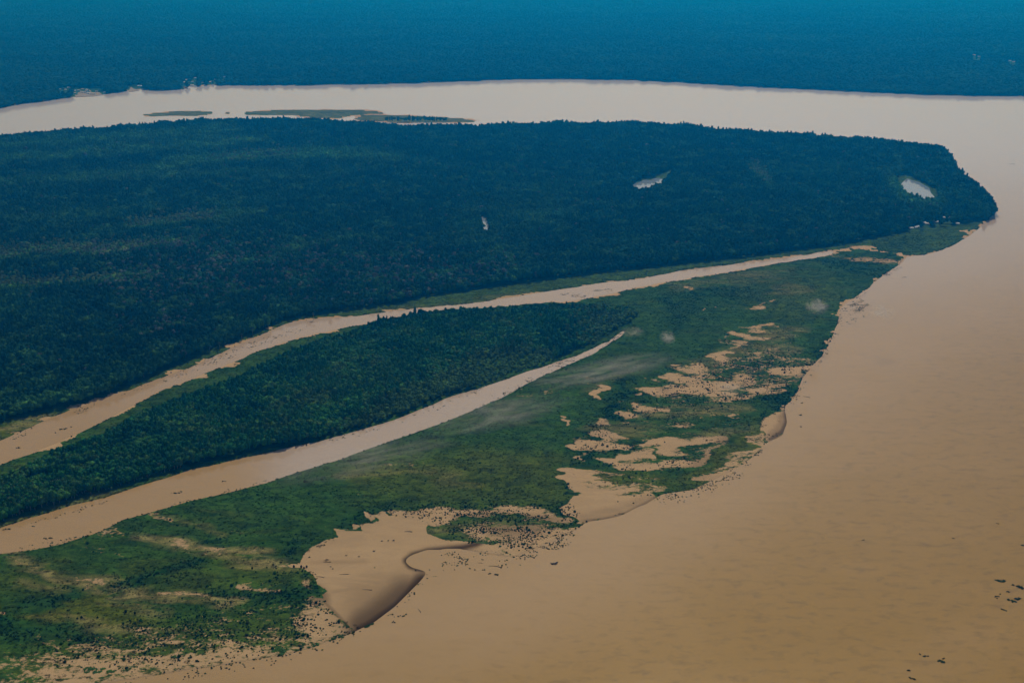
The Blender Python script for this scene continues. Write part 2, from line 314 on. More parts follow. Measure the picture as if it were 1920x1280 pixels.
# olive and dark tints
for pts, v, b in (([(30, 1148), (90, 1143), (150, 1122), (200, 1112), (240, 1145), (300, 1165), (200, 1180), (90, 1172)], 1.0, 5), ([(1060, 930), (900, 870), (760, 880), (820, 930), (980, 945)], .7, 16), ([(700, 745), (640, 800), (900, 700), (960, 690), (1000, 680)], .5, 12), ([(430, 1042), (540, 1058), (560, 1075), (460, 1068), (380, 1046)], .9, 6),
                  ([(640, 870), (800, 850), (960, 860), (1060, 900), (1075, 950), (900, 945), (760, 940), (650, 920)], .72, 20), ([(1230, 930), (1290, 895), (1340, 850), (1400, 795), (1450, 790), (1400, 850), (1300, 915)], .95, 8),
                  ([(540, 1085), (590, 1080), (592, 1095), (560, 1098)], .9, 4), ([(0, 1060), (150, 1050), (160, 1110), (60, 1120), (-50, 1100)], .6, 12), ([(220, 1050), (520, 1060), (520, 1090), (300, 1110), (230, 1090)], .6, 14),
                  ([(1400, 520), (1560, 520), (1590, 560), (1480, 610), (1380, 560)], .55, 16), ([(860, 845), (1060, 850), (1040, 900), (880, 900)], .8, 14), ([(-200, 850), (0, 800), (60, 790), (60, 810), (-200, 920)], .9, 4),
                  ([(640, 600), (820, 575), (1010, 545), (1010, 553), (820, 579), (700, 592)], .7, 4), ([(0, 895), (130, 840), (240, 780), (240, 790), (120, 850), (0, 915)], .6, 4),
                  ([(1080, 880), (1240, 890), (1280, 905), (1200, 925), (1120, 910)], .8, 8), ([(100, 1190), (340, 1170), (620, 1140), (640, 1200), (300, 1260), (0, 1300)], .55, 14),
                  ([(150, 955), (300, 918), (450, 878), (560, 850), (560, 842), (300, 905), (0, 985), (0, 1000)], .8, 3)):
    put(OLIV, poly_mask(pts), v, 1, b)
for pts, w, v in (([(210, 1098), (260, 1085), (330, 1070), (375, 1050)], 20, 1), ([(50, 1128), (100, 1120), (150, 1112)], 22, 1), ([(400, 1022), (440, 1020)], 16, .9), ([(-60, 1150), (20, 1158)], 26, 1),
                  ([(1076, 872), (1110, 832), (1135, 790), (1155, 750), (1185, 708)], 26, .9), ([(380, 1112), (480, 1118), (600, 1112)], 26, .9), ([(-100, 1185), (80, 1190), (180, 1195)], 34, .8), ([(1420, 735), (1480, 750), (1500, 720), (1530, 690), (1560, 640)], 26, .8),
                  ([(1060, 900), (1070, 940), (1083, 968)], 10, 1), ([(560, 1010), (520, 1040), (560, 1030)], 18, .5), ([(640, 985), (700, 960), (760, 945)], 14, .8), ([(1090, 845), (1170, 842), (1190, 848)], 5, 1), ([(1130, 868), (1190, 874)], 4, 1),
                  ([(1240, 560), (1330, 555), (1450, 545)], 26, .5), ([(1250, 600), (1290, 580)], 50, .45), ([(1310, 700), (1270, 718)], 10, .8), ([(1460, 740), (1495, 735)], 12, 1), ([(1340, 690), (1420, 680)], 10, .5), ([(1540, 490), (1650, 505)], 24, .7), ([(1640, 470), (1730, 455)], 30, .5)):
    m = stroke_mask(pts, w)
    put(DARKV, m, v, 1, 4); put(BUSH, m, .6 * v, 1, 3)
put(BUSH, poly_mask([(330, 1150), (560, 1125), (630, 1140), (650, 1195), (500, 1225), (250, 1255), (80, 1240), (100, 1200)]), .50, 1, 8)
put(BUSH, poly_mask([(240, 1165), (460, 1135), (590, 1125), (560, 1185), (380, 1200), (260, 1200)]), .85, 1, 10)
put(BUSH, poly_mask([(1200, 745), (1300, 690), (1440, 655), (1520, 682), (1480, 735), (1400, 760), (1200, 790), (1120, 800)]), .42, 1, 8)
put(BUSH, poly_mask([(720, 955), (1000, 948), (1080, 972), (1085, 990), (1000, 1030), (850, 1010), (840, 985)]), .85, 1, 4)
put(BUSH, stroke_mask([(690, 985), (740, 962), (800, 955), (900, 952), (1000, 953), (1070, 966)], 22), .7, 1, 3)
put(BUSH, poly_mask([(1080, 870), (1250, 860), (1330, 850), (1240, 900), (1160, 895)]), .35, 1, 6)
put(BUSH, poly_mask([(530, 1060), (600, 1075), (610, 1110), (480, 1130), (500, 1080)]), .55, 1, 6)
put(BUSH, stroke_mask([(1400, 800), (1425, 785), (1450, 770), (1480, 752)], 7), 1.0)
put(BUSH, BAR, 0.006)
put(BUSH, poly_mask([(1425, 790), (1455, 772), (1476, 790), (1466, 812), (1437, 828)]), 0)
# darker silt along the steep edges of the bars
for pts, w, v in (([(660, 1186), (690, 1172), (742, 1136), (780, 1097), (800, 1076)], 26, 1.0), ([(655, 1182), (700, 1160), (742, 1128), (780, 1092)], 56, .8), ([(650, 1165), (700, 1145), (745, 1108)], 100, .30), ([(800, 1072), (768, 1062), (760, 1051), (773, 1041), (802, 1033), (870, 1026), (905, 1018)], 8, 1.0),
                  ([(1471, 770), (1475, 790), (1466, 810), (1440, 826)], 8, .85), ([(1466, 775), (1466, 795), (1452, 812), (1438, 820)], 12, .35), ([(604, 1114), (612, 1132), (640, 1160), (666, 1180)], 3, .8), ([(1084, 977), (1130, 974), (1170, 964), (1210, 944), (1238, 925)], 3, .75),
                  ([(1085, 970), (1170, 955), (1225, 930)], 16, .2), ([(900, 985), (960, 992), (1020, 990)], 30, .45), ([(850, 970), (930, 968), (1070, 976)], 12, .4), ([(1300, 895), (1350, 850), (1380, 800)], 30, .3), ([(1290, 880), (1340, 850)], 20, .35), ([(540, 1120), (590, 1110), (615, 1130)], 26, .6),
                  ([(1540, 484), (1620, 490)], 4, .3), ([(560, 1055), (640, 1054), (690, 1052)], 2, .35), ([(610, 1112), (660, 1104), (700, 1100)], 2.5, .4)):
    DARK_SILT = np.maximum(DARK_SILT, blur(stroke_mask(pts, w), 2 if w < 20 else w * .22) * v)

_low = LOW.copy()
for _k in range(1, 6):
    _s = np.roll(LOW, _k, axis=0); _s[:_k] = 0; _low = np.maximum(_low, _s)
LOW = _low
DRY = new_map(.03)
for p in ISLETS: put(DRY, poly_mask(p), .35)
for pts, w, v in (([(-60, 1030), (60, 1056), (150, 1095), (190, 1110)], 16, .75), ([(110, 1075), (200, 1090), (270, 1112)], 16, .5), ([(240, 1005), (330, 1020), (440, 1040), (560, 1060)], 16, .8), ([(380, 1030), (470, 1048), (560, 1056)], 20, .6), ([(200, 1112), (280, 1110), (370, 1124), (440, 1140)], 18, .85),
                  ([(60, 1150), (170, 1172), (300, 1188)], 12, .6), ([(20, 1090), (120, 1104)], 12, .45), ([(190, 1130), (320, 1150)], 16, .5), ([(280, 950), (360, 985), (430, 1005)], 10, .35), ([(640, 895), (760, 880)], 20, .4), ([(760, 880), (900, 905)], 24, .3), ([(820, 1000), (1000, 985)], 26, .5),
                  ([(1340, 660), (1420, 655), (1500, 660)], 16, .55), ([(1400, 632), (1500, 620)], 14, .6), ([(1270, 690), (1400, 670)], 12, .5), ([(1200, 780), (1400, 765)], 16, .6), ([(1280, 830), (1400, 800)], 12, .5), ([(1100, 800), (1250, 815)], 18, .5), ([(1440, 540), (1520, 545)], 12, .45),
                  ([(700, 590), (850, 573), (1000, 552)], 6, .4), ([(-50, 815), (60, 790), (120, 775)], 8, .8), ([(60, 955), (300, 905), (450, 870), (540, 850)], 5, .6), ([(0, 990), (150, 950), (280, 910)], 8, .6), ([(1070, 740), (1180, 700)], 14, .3), ([(1240, 540), (1330, 530), (1500, 505)], 16, .3)):
    DRY = np.maximum(DRY, blur(stroke_mask(pts, w), 4) * v)
def px_fields(x, y):
    return to_photo(x, y)

# ------------------------------------------------------------------ material helpers
def mat(name):
    m = bpy.data.materials.new(name); m.use_nodes = True
    nt = m.node_tree
    b = nt.nodes.get('Principled BSDF')
    return m, nt, b
def lin(c): return tuple((v / 12.92 if v <= .04045 else ((v + .055) / 1.055) ** 2.4) for v in c)
class NB:
    def __init__(s, nt): s.nt = nt
    def n(s, t, **k):
        o = s.nt.nodes.new(t)
        for a, b in k.items(): setattr(o, a, b)
        return o
    def l(s, a, b): s.nt.links.new(a, b)
    def attr(s, name, kind='GEOMETRY'):
        a = s.n('ShaderNodeAttribute'); a.attribute_name = name; a.attribute_type = kind; return a
    def math(s, op, a, b=None, c=None, clamp=False):
        o = s.n('ShaderNodeMath', operation=op); o.use_clamp = clamp
        for i, v in enumerate((a, b, c)):
            if v is None: continue
            if isinstance(v, (int, float)): o.inputs[i].default_value = v
            else: s.l(v, o.inputs[i])
        return o.outputs[0]
    def mix(s, f, a, b):
        o = s.n('ShaderNodeMix', data_type='RGBA')
        for i, v in ((0, f), (6, a), (7, b)):
            if isinstance(v, (int, float)): o.inputs[i].default_value = v
            elif isinstance(v, tuple): o.inputs[i].default_value = (*v[:3], 1)
            else: s.l(v, o.inputs[i])
        return o.outputs[2]
    def noise(s, vec, scale, detail=2, rough=.5, dist=0):
        o = s.n('ShaderNodeTexNoise'); o.inputs['Scale'].default_value = scale; o.inputs['Detail'].default_value = detail
        o.inputs['Roughness'].default_value = rough; o.inputs['Distortion'].default_value = dist
        s.l(vec, o.inputs['Vector']); return o.outputs['Fac']
    def scale(s, vec, v, rot=0):
        o = s.n('ShaderNodeMapping'); o.inputs['Scale'].default_value = v; o.inputs['Rotation'].default_value = (0, 0, rot); s.l(vec, o.inputs['Vector']); return o.outputs[0]
    def ramp(s, f, lo, hi):
        o = s.n('ShaderNodeMapRange'); o.interpolation_type = 'SMOOTHSTEP'
        o.inputs['From Min'].default_value = lo; o.inputs['From Max'].default_value = hi; s.l(f, o.inputs['Value']); return o.outputs[0]
    def pos(s): return s.n('ShaderNodeNewGeometry').outputs['Position']

# ---- ground: silt with plant cover
M_ground, nt, bs = mat('silt_and_plant_cover'); B = NB(nt); P = B.pos()
veg = B.attr('veg').outputs['Fac']; oliv = B.attr('olive').outputs['Fac']; dark_silt = B.attr('dark_silt').outputs['Fac']; dark = B.attr('deep_green').outputs['Fac']
streak = B.noise(B.scale(P, (.5, 1, 1), R(-8)), .045, 4, .62, .6)
fine = B.noise(B.scale(P, (.75, 1, 1)), .17, 3, .62)
tiny = B.noise(B.scale(P, (.8, 1, 1)), .55, 2, .6)
long = B.noise(B.scale(P, (.35, 1, 1), R(-12)), .028, 5, .62, 1.6)
big = B.noise(P, .006, 3, .55)
mixn = B.math('ADD', B.math('MULTIPLY', streak, .5), B.math('MULTIPLY', fine, .5))
mixn = B.math('ADD', B.math('MULTIPLY', mixn, .62), B.math('ADD', B.math('MULTIPLY', tiny, .14), B.math('MULTIPLY', long, .24)))
cov = B.ramp(B.math('ADD', B.math('MULTIPLY', B.math('SUBTRACT', veg, .5), .44), mixn), .46, .545)
mud = B.mix(big, (.40, .28, .155), (.46, .33, .19))
mud = B.mix(B.ramp(fine, .3, .75), mud, (.42, .30, .165))
mud = B.mix(B.math('MULTIPLY', B.ramp(long, .42, .6), .35), mud, (.33, .235, .13))
mud = B.mix(dark_silt, mud, (.040, .021, .004))
g = B.mix(oliv, (.004, .052, .006), (.075, .095, .003))
g = B.mix(B.ramp(big, .38, .65), g, B.mix(oliv, (.010, .080, .009), (.09, .108, .006)))
g = B.mix(B.ramp(B.noise(B.scale(P, (.35, 1, 1), R(-14)), .022, 4, .6, .8), .5, .9), g, (.055, .062, .006))
g = B.mix(B.math('MULTIPLY', B.ramp(fine, .35, .7), .55), g, (.010, .032, .010))
g = B.mix(B.math('MULTIPLY', dark, .8), g, (.005, .036, .010))
g = B.mix(B.math('MULTIPLY', B.attr('dry').outputs['Fac'], B.ramp(long, .30, .55)), g, (.20, .170, .070))
mid = B.noise(B.scale(P, (.55, 1, 1), R(-10)), .055, 4, .65, .9)
gain = B.math('ADD', .42, B.math('ADD', B.math('MULTIPLY', B.ramp(mid, .34, .68), .95), B.math('MULTIPLY', B.ramp(tiny, .3, .72), .65)))
vm = B.n('ShaderNodeVectorMath', operation='SCALE'); B.l(g, vm.inputs[0]); B.l(gain, vm.inputs['Scale'])
B.l(B.mix(cov, mud, vm.outputs[0]), bs.inputs['Base Color'])
rg = B.math('SUBTRACT', .62, B.math('MULTIPLY', B.math('SUBTRACT', 1, cov), .27))
B.l(rg, bs.inputs['Roughness'])
bs.inputs['Specular IOR Level'].default_value = 0
bmp = B.n('ShaderNodeBump'); bmp.inputs['Distance'].default_value = 1.2; bmp.inputs['Strength'].default_value = .6
B.l(B.math('MULTIPLY', fine, cov), bmp.inputs['Height']); B.l(bmp.outputs[0], bs.inputs['Normal'])

# ---- river water
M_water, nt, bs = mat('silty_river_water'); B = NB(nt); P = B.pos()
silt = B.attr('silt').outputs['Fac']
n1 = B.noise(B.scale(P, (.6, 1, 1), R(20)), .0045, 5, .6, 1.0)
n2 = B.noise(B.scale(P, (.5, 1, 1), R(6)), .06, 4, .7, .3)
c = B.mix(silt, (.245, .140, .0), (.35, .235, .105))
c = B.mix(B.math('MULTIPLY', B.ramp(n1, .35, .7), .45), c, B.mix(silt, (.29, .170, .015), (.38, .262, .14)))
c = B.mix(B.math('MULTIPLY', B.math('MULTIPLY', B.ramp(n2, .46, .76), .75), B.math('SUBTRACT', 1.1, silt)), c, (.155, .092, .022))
c = B.mix(B.attr('pale').outputs['Fac'], c, (.56, .62, .80))  # sky reflection painted into the base colour as a pale blue
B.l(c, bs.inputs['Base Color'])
bs.inputs['IOR'].default_value = 1.333; bs.inputs['Specular IOR Level'].default_value = .3
n3 = B.noise(B.scale(P, (.4, 1, 1), R(4)), .09, 3, .6, .3)
B.l(B.math('ADD', .03, B.math('MULTIPLY', n1, .07)), bs.inputs['Roughness'])
bmp = B.n('ShaderNodeBump'); bmp.inputs['Distance'].default_value = .22; bmp.inputs['Strength'].default_value = .4
B.l(B.math('ADD', n3, B.math('MULTIPLY', n2, 2.0)), bmp.inputs['Height']); B.l(bmp.outputs[0], bs.inputs['Normal'])

M_pond, nt, bs = mat('still_pond_water'); B = NB(nt)
bs.inputs['Base Color'].default_value = (.17, .23, .31, 1); bs.inputs['Roughness'].default_value = .03; bs.inputs['IOR'].default_value = 1.333

# ---- foliage
M_leaf, nt, bs = mat('foliage'); B = NB(nt); P = B.pos()
tint = B.attr('tint', 'INSTANCER').outputs['Color']
nf = B.noise(P, .35, 2, .6)
c = B.mix(B.math('MULTIPLY', B.ramp(nf, .4, .7), .5), tint, (.018, .040, .014))
B.l(c, bs.inputs['Base Color']); bs.inputs['Roughness'].default_value = 1; bs.inputs['Specular IOR Level'].default_value = 0
M_bark, nt, bs = mat('pale_bark'); B = NB(nt)
B.l(B.mix(B.noise(B.pos(), .8, 3), (.20, .17, .13), (.38, .35, .29)), bs.inputs['Base Color']); bs.inputs['Roughness'].default_value = .85
M_wood, nt, bs = mat('wet_driftwood'); B = NB(nt)
B.l(B.mix(B.noise(B.pos(), .9, 3), (.022, .012, .006), (.075, .045, .022)), bs.inputs['Base Color']); bs.inputs['Roughness'].default_value = .6
M_bleached, nt, bs = mat('bleached_wood'); B = NB(nt)
B.l(B.mix(B.noise(B.pos(), .9, 3), (.35, .28, .2), (.55, .47, .36)), bs.inputs['Base Color']); bs.inputs['Roughness'].default_value = .8
def flatmat(name, c, r=.6, k=.12):
    m, nt, bs = mat(name); B = NB(nt)
    B.l(B.mix(B.noise(B.pos(), .5, 3), tuple(v * (1 - k) for v in c), tuple(min(1, v * (1 + k)) for v in c)), bs.inputs['Base Color']); bs.inputs['Roughness'].default_value = r
    return m
M_wall = flatmat('painted_boards', (.62, .60, .54), .7, .18)
M_zinc = flatmat('zinc_sheet', (.80, .81, .82), .4, .08)
M_rust = flatmat('weathered_sheet', (.38, .33, .29), .6, .2)
M_bluer = flatmat('blue_sheet', (.25, .42, .55), .5, .1)
M_dark = flatmat('dark_opening', (.03, .03, .03), .6)
M_earth = flatmat('bare_earth', (.20, .165, .12), .9, .18)

# ------------------------------------------------------------------ object helpers
def tag(o, label=None, cat=None, group=None, kind=None):
    if label: o['label'] = label
    if cat: o['category'] = cat
    if group: o['group'] = group
    if kind: o['kind'] = kind
    return o
def mesh_obj(name, me, parent=None, loc=None):
    o = bpy.data.objects.new(name, me); COL.objects.link(o)
    if parent: o.parent = parent
    if loc is not None: o.location = loc
    return o
def empty(name, loc, rz=0):
    o = bpy.data.objects.new(name, None); o.empty_display_size = 2; o.location = loc; o.rotation_euler = (0, 0, rz); COL.objects.link(o); return o
def grid_mesh(name, X, Y, Z, attrs, material, keep=None):
    nr, nc = X.shape
    me = bpy.data.meshes.new(name)
    i = np.arange(nr * nc).reshape(nr, nc)
    q = np.stack([i[:-1, :-1], i[:-1, 1:], i[1:, 1:], i[1:, :-1]], -1).reshape(-1, 4)
    if keep is not None: q = q[keep.reshape(-1)]
    me.vertices.add(nr * nc); me.vertices.foreach_set('co', np.stack([X, Y, Z], -1).astype(np.float32).ravel())
    me.loops.add(q.size); me.loops.foreach_set('vertex_index', q.astype(np.int32).ravel())
    me.polygons.add(len(q)); me.polygons.foreach_set('loop_start', (np.arange(len(q)) * 4).astype(np.int32))
    me.polygons.foreach_set('use_smooth', np.ones(len(q), bool))
    me.update(calc_edges=True)
    for k, v in attrs.items():
        a = me.attributes.new(k, 'FLOAT', 'POINT'); a.data.foreach_set('value', np.ascontiguousarray(v, np.float32).ravel())
    me.materials.append(material)
    return me

def warped(x, y):
    wx = (fbm(x / 70, y / 34, 101, 3) - .5) * 95; wy = (fbm(x / 60, y / 30, 202, 3) - .5) * 46
    return to_photo(x + wx, y + wy)
# ------------------------------------------------------------------ ground and river bed (one sheet to the horizon)
dep = np.concatenate([np.arange(6, 60, 6.0), np.arange(60, 300, 3.2), np.arange(300, 1660, 2.6), np.arange(1660, 1900, 20.0)])
r = CAM_H * F / dep * (1 / 1.0)
r = np.sort(r)[::-1]
r = np.concatenate([[60000.0], r[r < 59000]])
tan_u = np.linspace(-.60, .60, 1000)
Xg = r[:, None] * tan_u[None, :]; Yg = np.repeat(r[:, None], len(tan_u), 1)
PX, PY = to_photo(Xg, Yg)
LANDB = np.minimum(blur(LAND * (1 - POND) + POND, 5), 1 - blur(POND, 2))
ISL = new_map(0)
for p in ISLETS: put(ISL, poly_mask(p), 1)
ISL = blur(ISL, 2)
shore_n = (fbm(Xg / 38, Yg / 38, 3, 3) - .5) * .30 * (1 - np.clip(sample(blur(BAR, 20), PX, PY) * 3, 0, 1))
ISH = sample(ISL, PX, PY)
L = np.maximum(sample(LANDB, PX, PY) + shore_n * (Yg < 4200), ISH * 1.3 + (fbm(Xg / 90, Yg / 60, 12, 2) - .5) * .6 * (ISH > .05))
h = np.clip((L - .5) * 5, -2.5, .55)
UX, UY = warped(Xg, Yg)
VE = sample(VEG, UX, UY)
for _m in (BAR, poly_mask([(1425, 790), (1455, 772), (1476, 790), (1466, 812), (1437, 828)])):
    _w = np.clip(sample(blur(_m, 8), PX, PY) * 1.6, 0, 1); VE = VE * (1 - _w) + sample(VEG, PX, PY) * _w
h = h + (L > .62) * (.2 + .5 * sample(blur(FOREST, 4), PX, PY) + .35 * fbm(Xg / 25, Yg / 25, 9, 2) * VE)
ground = mesh_obj('ground', grid_mesh('ground', Xg, Yg, h, {'veg': VE, 'olive': sample(OLIV, UX, UY), 'dark_silt': sample(DARK_SILT, PX, PY), 'deep_green': sample(DARKV, UX, UY), 'dry': sample(DRY, UX, UY)}, M_ground))
tag(ground, kind='structure', label='flat green islands and silt bars ringed by brown river, forest floor beyond')

# river: a water sheet at level 0
WX = new_map(0)
near_land = blur(np.maximum(poly_mask(P_flat), poly_mask(P_big)), 150)
SILT = new_map(.25)
put(SILT, poly_mask([(-800, 100), (2720, 100), (2720, 330), (2000, 560), (1800, 700), (1640, 830), (1480, 930), (1270, 1070), (1060, 1190), (860, 1300), (500, 1400), (-800, 1560)]), .95, 1, 80)
put(SILT, poly_mask([(1500, 900), (1920, 600), (1920, 1000), (1500, 1050)]), .45, .6, 90)
SKY_TINT = new_map(0)  # where the water colour carries painted sky reflection: far reach, channels
put(SKY_TINT, poly_mask([(-800, 60), (2720, 60), (2720, 300), (1880, 330), (1300, 330), (-800, 340)]), .9, 1, 60)
put(SKY_TINT, poly_mask([(-800, 60), (2720, 60), (2720, 480), (1880, 500), (1700, 540), (1300, 560), (700, 640), (-800, 840)]), .35, .6, 60)
put(SKY_TINT, poly_mask([(500, 1000), (1200, 700), (1200, 560), (500, 800)]), .25, .9, 40)
put(SILT, stroke_mask([(1640, 1300), (1960, 1150)], 120), .5, .6, 50)
dw = np.concatenate([np.arange(7, 100, 12.0), np.arange(100, 1800, 12.0)])
rw = np.sort(CAM_H * F / dw)[::-1]; rw = np.concatenate([[60000.0], rw[rw < 59000]])
tw = np.linspace(-.6, .6, 240)
Xw = rw[:, None] * tw[None, :]; Yw = np.repeat(rw[:, None], len(tw), 1); QX, QY = to_photo(Xw, Yw)
river = mesh_obj('river_water', grid_mesh('river_water', Xw, Yw, np.zeros_like(Xw), {'silt': sample(SILT, QX, QY), 'pale': sample(SKY_TINT, QX, QY)}, M_water))
tag(river, kind='structure', label='broad silty brown river flowing round the islands')
# ponds: still water 10 cm above the river level
bm = bmesh.new()
for p, dy in zip(P_ponds, (16, 14, 14, 12)):
    xs = [a for a, b in p]; ys = [b for a, b in p]
    vs = [bm.verts.new(at(a, b, .1)) for a, b in ((min(xs) - 14, min(ys) - 6), (max(xs) + 14, min(ys) - 6), (max(xs) + 14, max(ys) + dy + 6), (min(xs) - 14, max(ys) + dy + 6))]
    bm.faces.new(vs)
me = bpy.data.meshes.new('pond_water'); bm.to_mesh(me); bm.free(); me.materials.append(M_pond)
tag(mesh_obj('pond_water', me), kind='structure', label='still pale ponds in clearings of the large forested island')

# ------------------------------------------------------------------ tree and shrub meshes
def blob(bm, c, rad, squash, sub, amp, seed):
    rnd = random.Random(seed)
    off = Vector((rnd.uniform(0, 99), rnd.uniform(0, 99), rnd.uniform(0, 99)))
    from mathutils import noise as mn
    res = bmesh.ops.create_icosphere(bm, subdivisions=sub, radius=1.0)
    for v in res['verts']:
        d = v.co.normalized()
        k = 1 + amp * mn.noise(d * 2.3 + off) + amp * .6 * mn.noise(d * 5.1 + off)
        v.co = Vector((d.x * rad * k, d.y * rad * k, d.z * rad * squash * k)) + c
def leaves(bm, c, rad, squash, n, size, rnd):
    for _ in range(n):
        d = Vector((rnd.gauss(0, 1), rnd.gauss(0, 1), abs(rnd.gauss(0, 1)) * 1.0 - .15)).normalized()
        k = rad * rnd.uniform(.86, 1.16)
        p = c + Vector((d.x * k, d.y * k, d.z * k * squash))
        a = Vector((rnd.gauss(0, 1), rnd.gauss(0, 1), rnd.gauss(0, .6))).normalized(); b = d.cross(a)
        if b.length < .1: continue
        b.normalize(); s = size * rnd.uniform(.6, 1.4)
        bm.faces.new([bm.verts.new(p + a * s), bm.verts.new(p + b * s * .8), bm.verts.new(p - a * s * .9), bm.verts.new(p - b * s * .7)])
def crown_mesh(seed, kind='round'):
    # unit crown: radius about 1, sits from z = 0 up to about 1.5
    rnd = random.Random(seed); bm = bmesh.new()
    if kind == 'round':
        n = rnd.randint(4, 6)
        blob(bm, Vector((0, 0, .75)), .72, .85, 2, .35, seed)
        leaves(bm, Vector((0, 0, .75)), .76, .85, 70, .13, rnd)
        for i in range(n):
            a = i * 2 * math.pi / n + rnd.uniform(-.4, .4); q = rnd.uniform(.42, .62)
            c = Vector((math.cos(a) * q, math.sin(a) * q, rnd.uniform(.55, 1.05))); rr = rnd.uniform(.30, .46)
            blob(bm, c, rr, .8, 1, .4, seed * 31 + i); leaves(bm, c, rr, .8, 34, .12, rnd)
    elif kind == 'flat':
        blob(bm, Vector((0, 0, .85)), .8, .35, 2, .4, seed); leaves(bm, Vector((0, 0, .85)), .85, .38, 110, .14, rnd)
        for i in range(4):
            a = i * 1.6 + rnd.uniform(-.4, .4)
            c = Vector((math.cos(a) * .6, math.sin(a) * .6, rnd.uniform(.7, .95))); blob(bm, c, .35, .5, 1, .4, seed * 17 + i); leaves(bm, c, .36, .5, 26, .12, rnd)
    elif kind == 'tall':
        for i in range(4):
            c = Vector((rnd.uniform(-.2, .2), rnd.uniform(-.2, .2), .35 + i * .36)); rr = .62 - abs(i - 1.2) * .12
            blob(bm, c, rr, .75, 1, .4, seed * 13 + i); leaves(bm, c, rr, .8, 46, .13, rnd)
    elif kind == 'bush':
        blob(bm, Vector((0, 0, .3)), .7, .75, 1, .45, seed)
        leaves(bm, Vector((0, 0, .3)), .75, .9, 60, .2, rnd)
        for i in range(3):
            a = rnd.uniform(0, 6.3); c = Vector((math.cos(a) * .5, math.sin(a) * .5, .25)); blob(bm, c, .42, .8, 1, .4, seed * 7 + i); leaves(bm, c, .42, .9, 16, .17, rnd)
    elif kind == 'tuft':
        for _ in range(46):
            a = rnd.uniform(0, 6.283); q = math.sqrt(rnd.random()) * .95
            p = Vector((math.cos(a) * q, math.sin(a) * q, -.05)); l = Vector((rnd.uniform(-.3, .3), rnd.uniform(-.3, .3), rnd.uniform(.35, .75)))
            s = Vector((math.cos(a * 3), math.sin(a * 3), 0)) * rnd.uniform(.12, .25)
            bm.faces.new([bm.verts.new(p - s), bm.verts.new(p + s), bm.verts.new(p + l + s * .5), bm.verts.new(p + l - s * .5)])
        blob(bm, Vector((0, 0, .02)), .8, .28, 1, .5, seed)
    me = bpy.data.meshes.new('crown'); bm.to_mesh(me); bm.free(); me.materials.append(M_leaf)
    for p in me.polygons: p.use_smooth = False
    return me
def limb(bm, a, b, ra, rb, n=6):
    d = (b - a).normalized(); u = d.orthogonal().normalized(); w = d.cross(u)
    ring = []
    for p, rr in ((a, ra), (b, rb)):
        ring.append([bm.verts.new(p + (u * math.cos(t) + w * math.sin(t)) * rr) for t in (2 * math.pi * k / n for k in range(n))])
    for k in range(n): bm.faces.new([ring[0][k], ring[0][(k + 1) % n], ring[1][(k + 1) % n], ring[1][k]])
    bm.faces.new(ring[1]); bm.faces.new(ring[0][::-1])
def trunk_mesh(seed, hgt=1.0, rad=.035):
    rnd = random.Random(seed); bm = bmesh.new()
    m = Vector((rnd.uniform(-.03, .03), rnd.uniform(-.03, .03), hgt * .5)); t = Vector((rnd.uniform(-.05, .05), rnd.uniform(-.05, .05), hgt))
    limb(bm, Vector((0, 0, -.05)), m, rad, rad * .75); limb(bm, m, t, rad * .75, rad * .45)
    for i in range(4):
        a = i * 1.57 + rnd.uniform(-.5, .5); z = rnd.uniform(.62, .9) * hgt
        limb(bm, Vector((m.x, m.y, z)), Vector((math.cos(a) * .28, math.sin(a) * .28, z + .22)), rad * .4, rad * .2, 5)
    me = bpy.data.meshes.new('trunk'); bm.to_mesh(me); bm.free(); me.materials.append(M_bark); return me

CROWNS = [crown_mesh(1), crown_mesh(2), crown_mesh(3), crown_mesh(4, 'flat'), crown_mesh(5, 'tall')]
BUSHES = [crown_mesh(11, 'bush'), crown_mesh(12, 'bush'), crown_mesh(13, 'bush')]
TUFTS = [crown_mesh(21, 'tuft'), crown_mesh(22, 'tuft')]
TRUNKS = [trunk_mesh(1), trunk_mesh(2), trunk_mesh(3)]

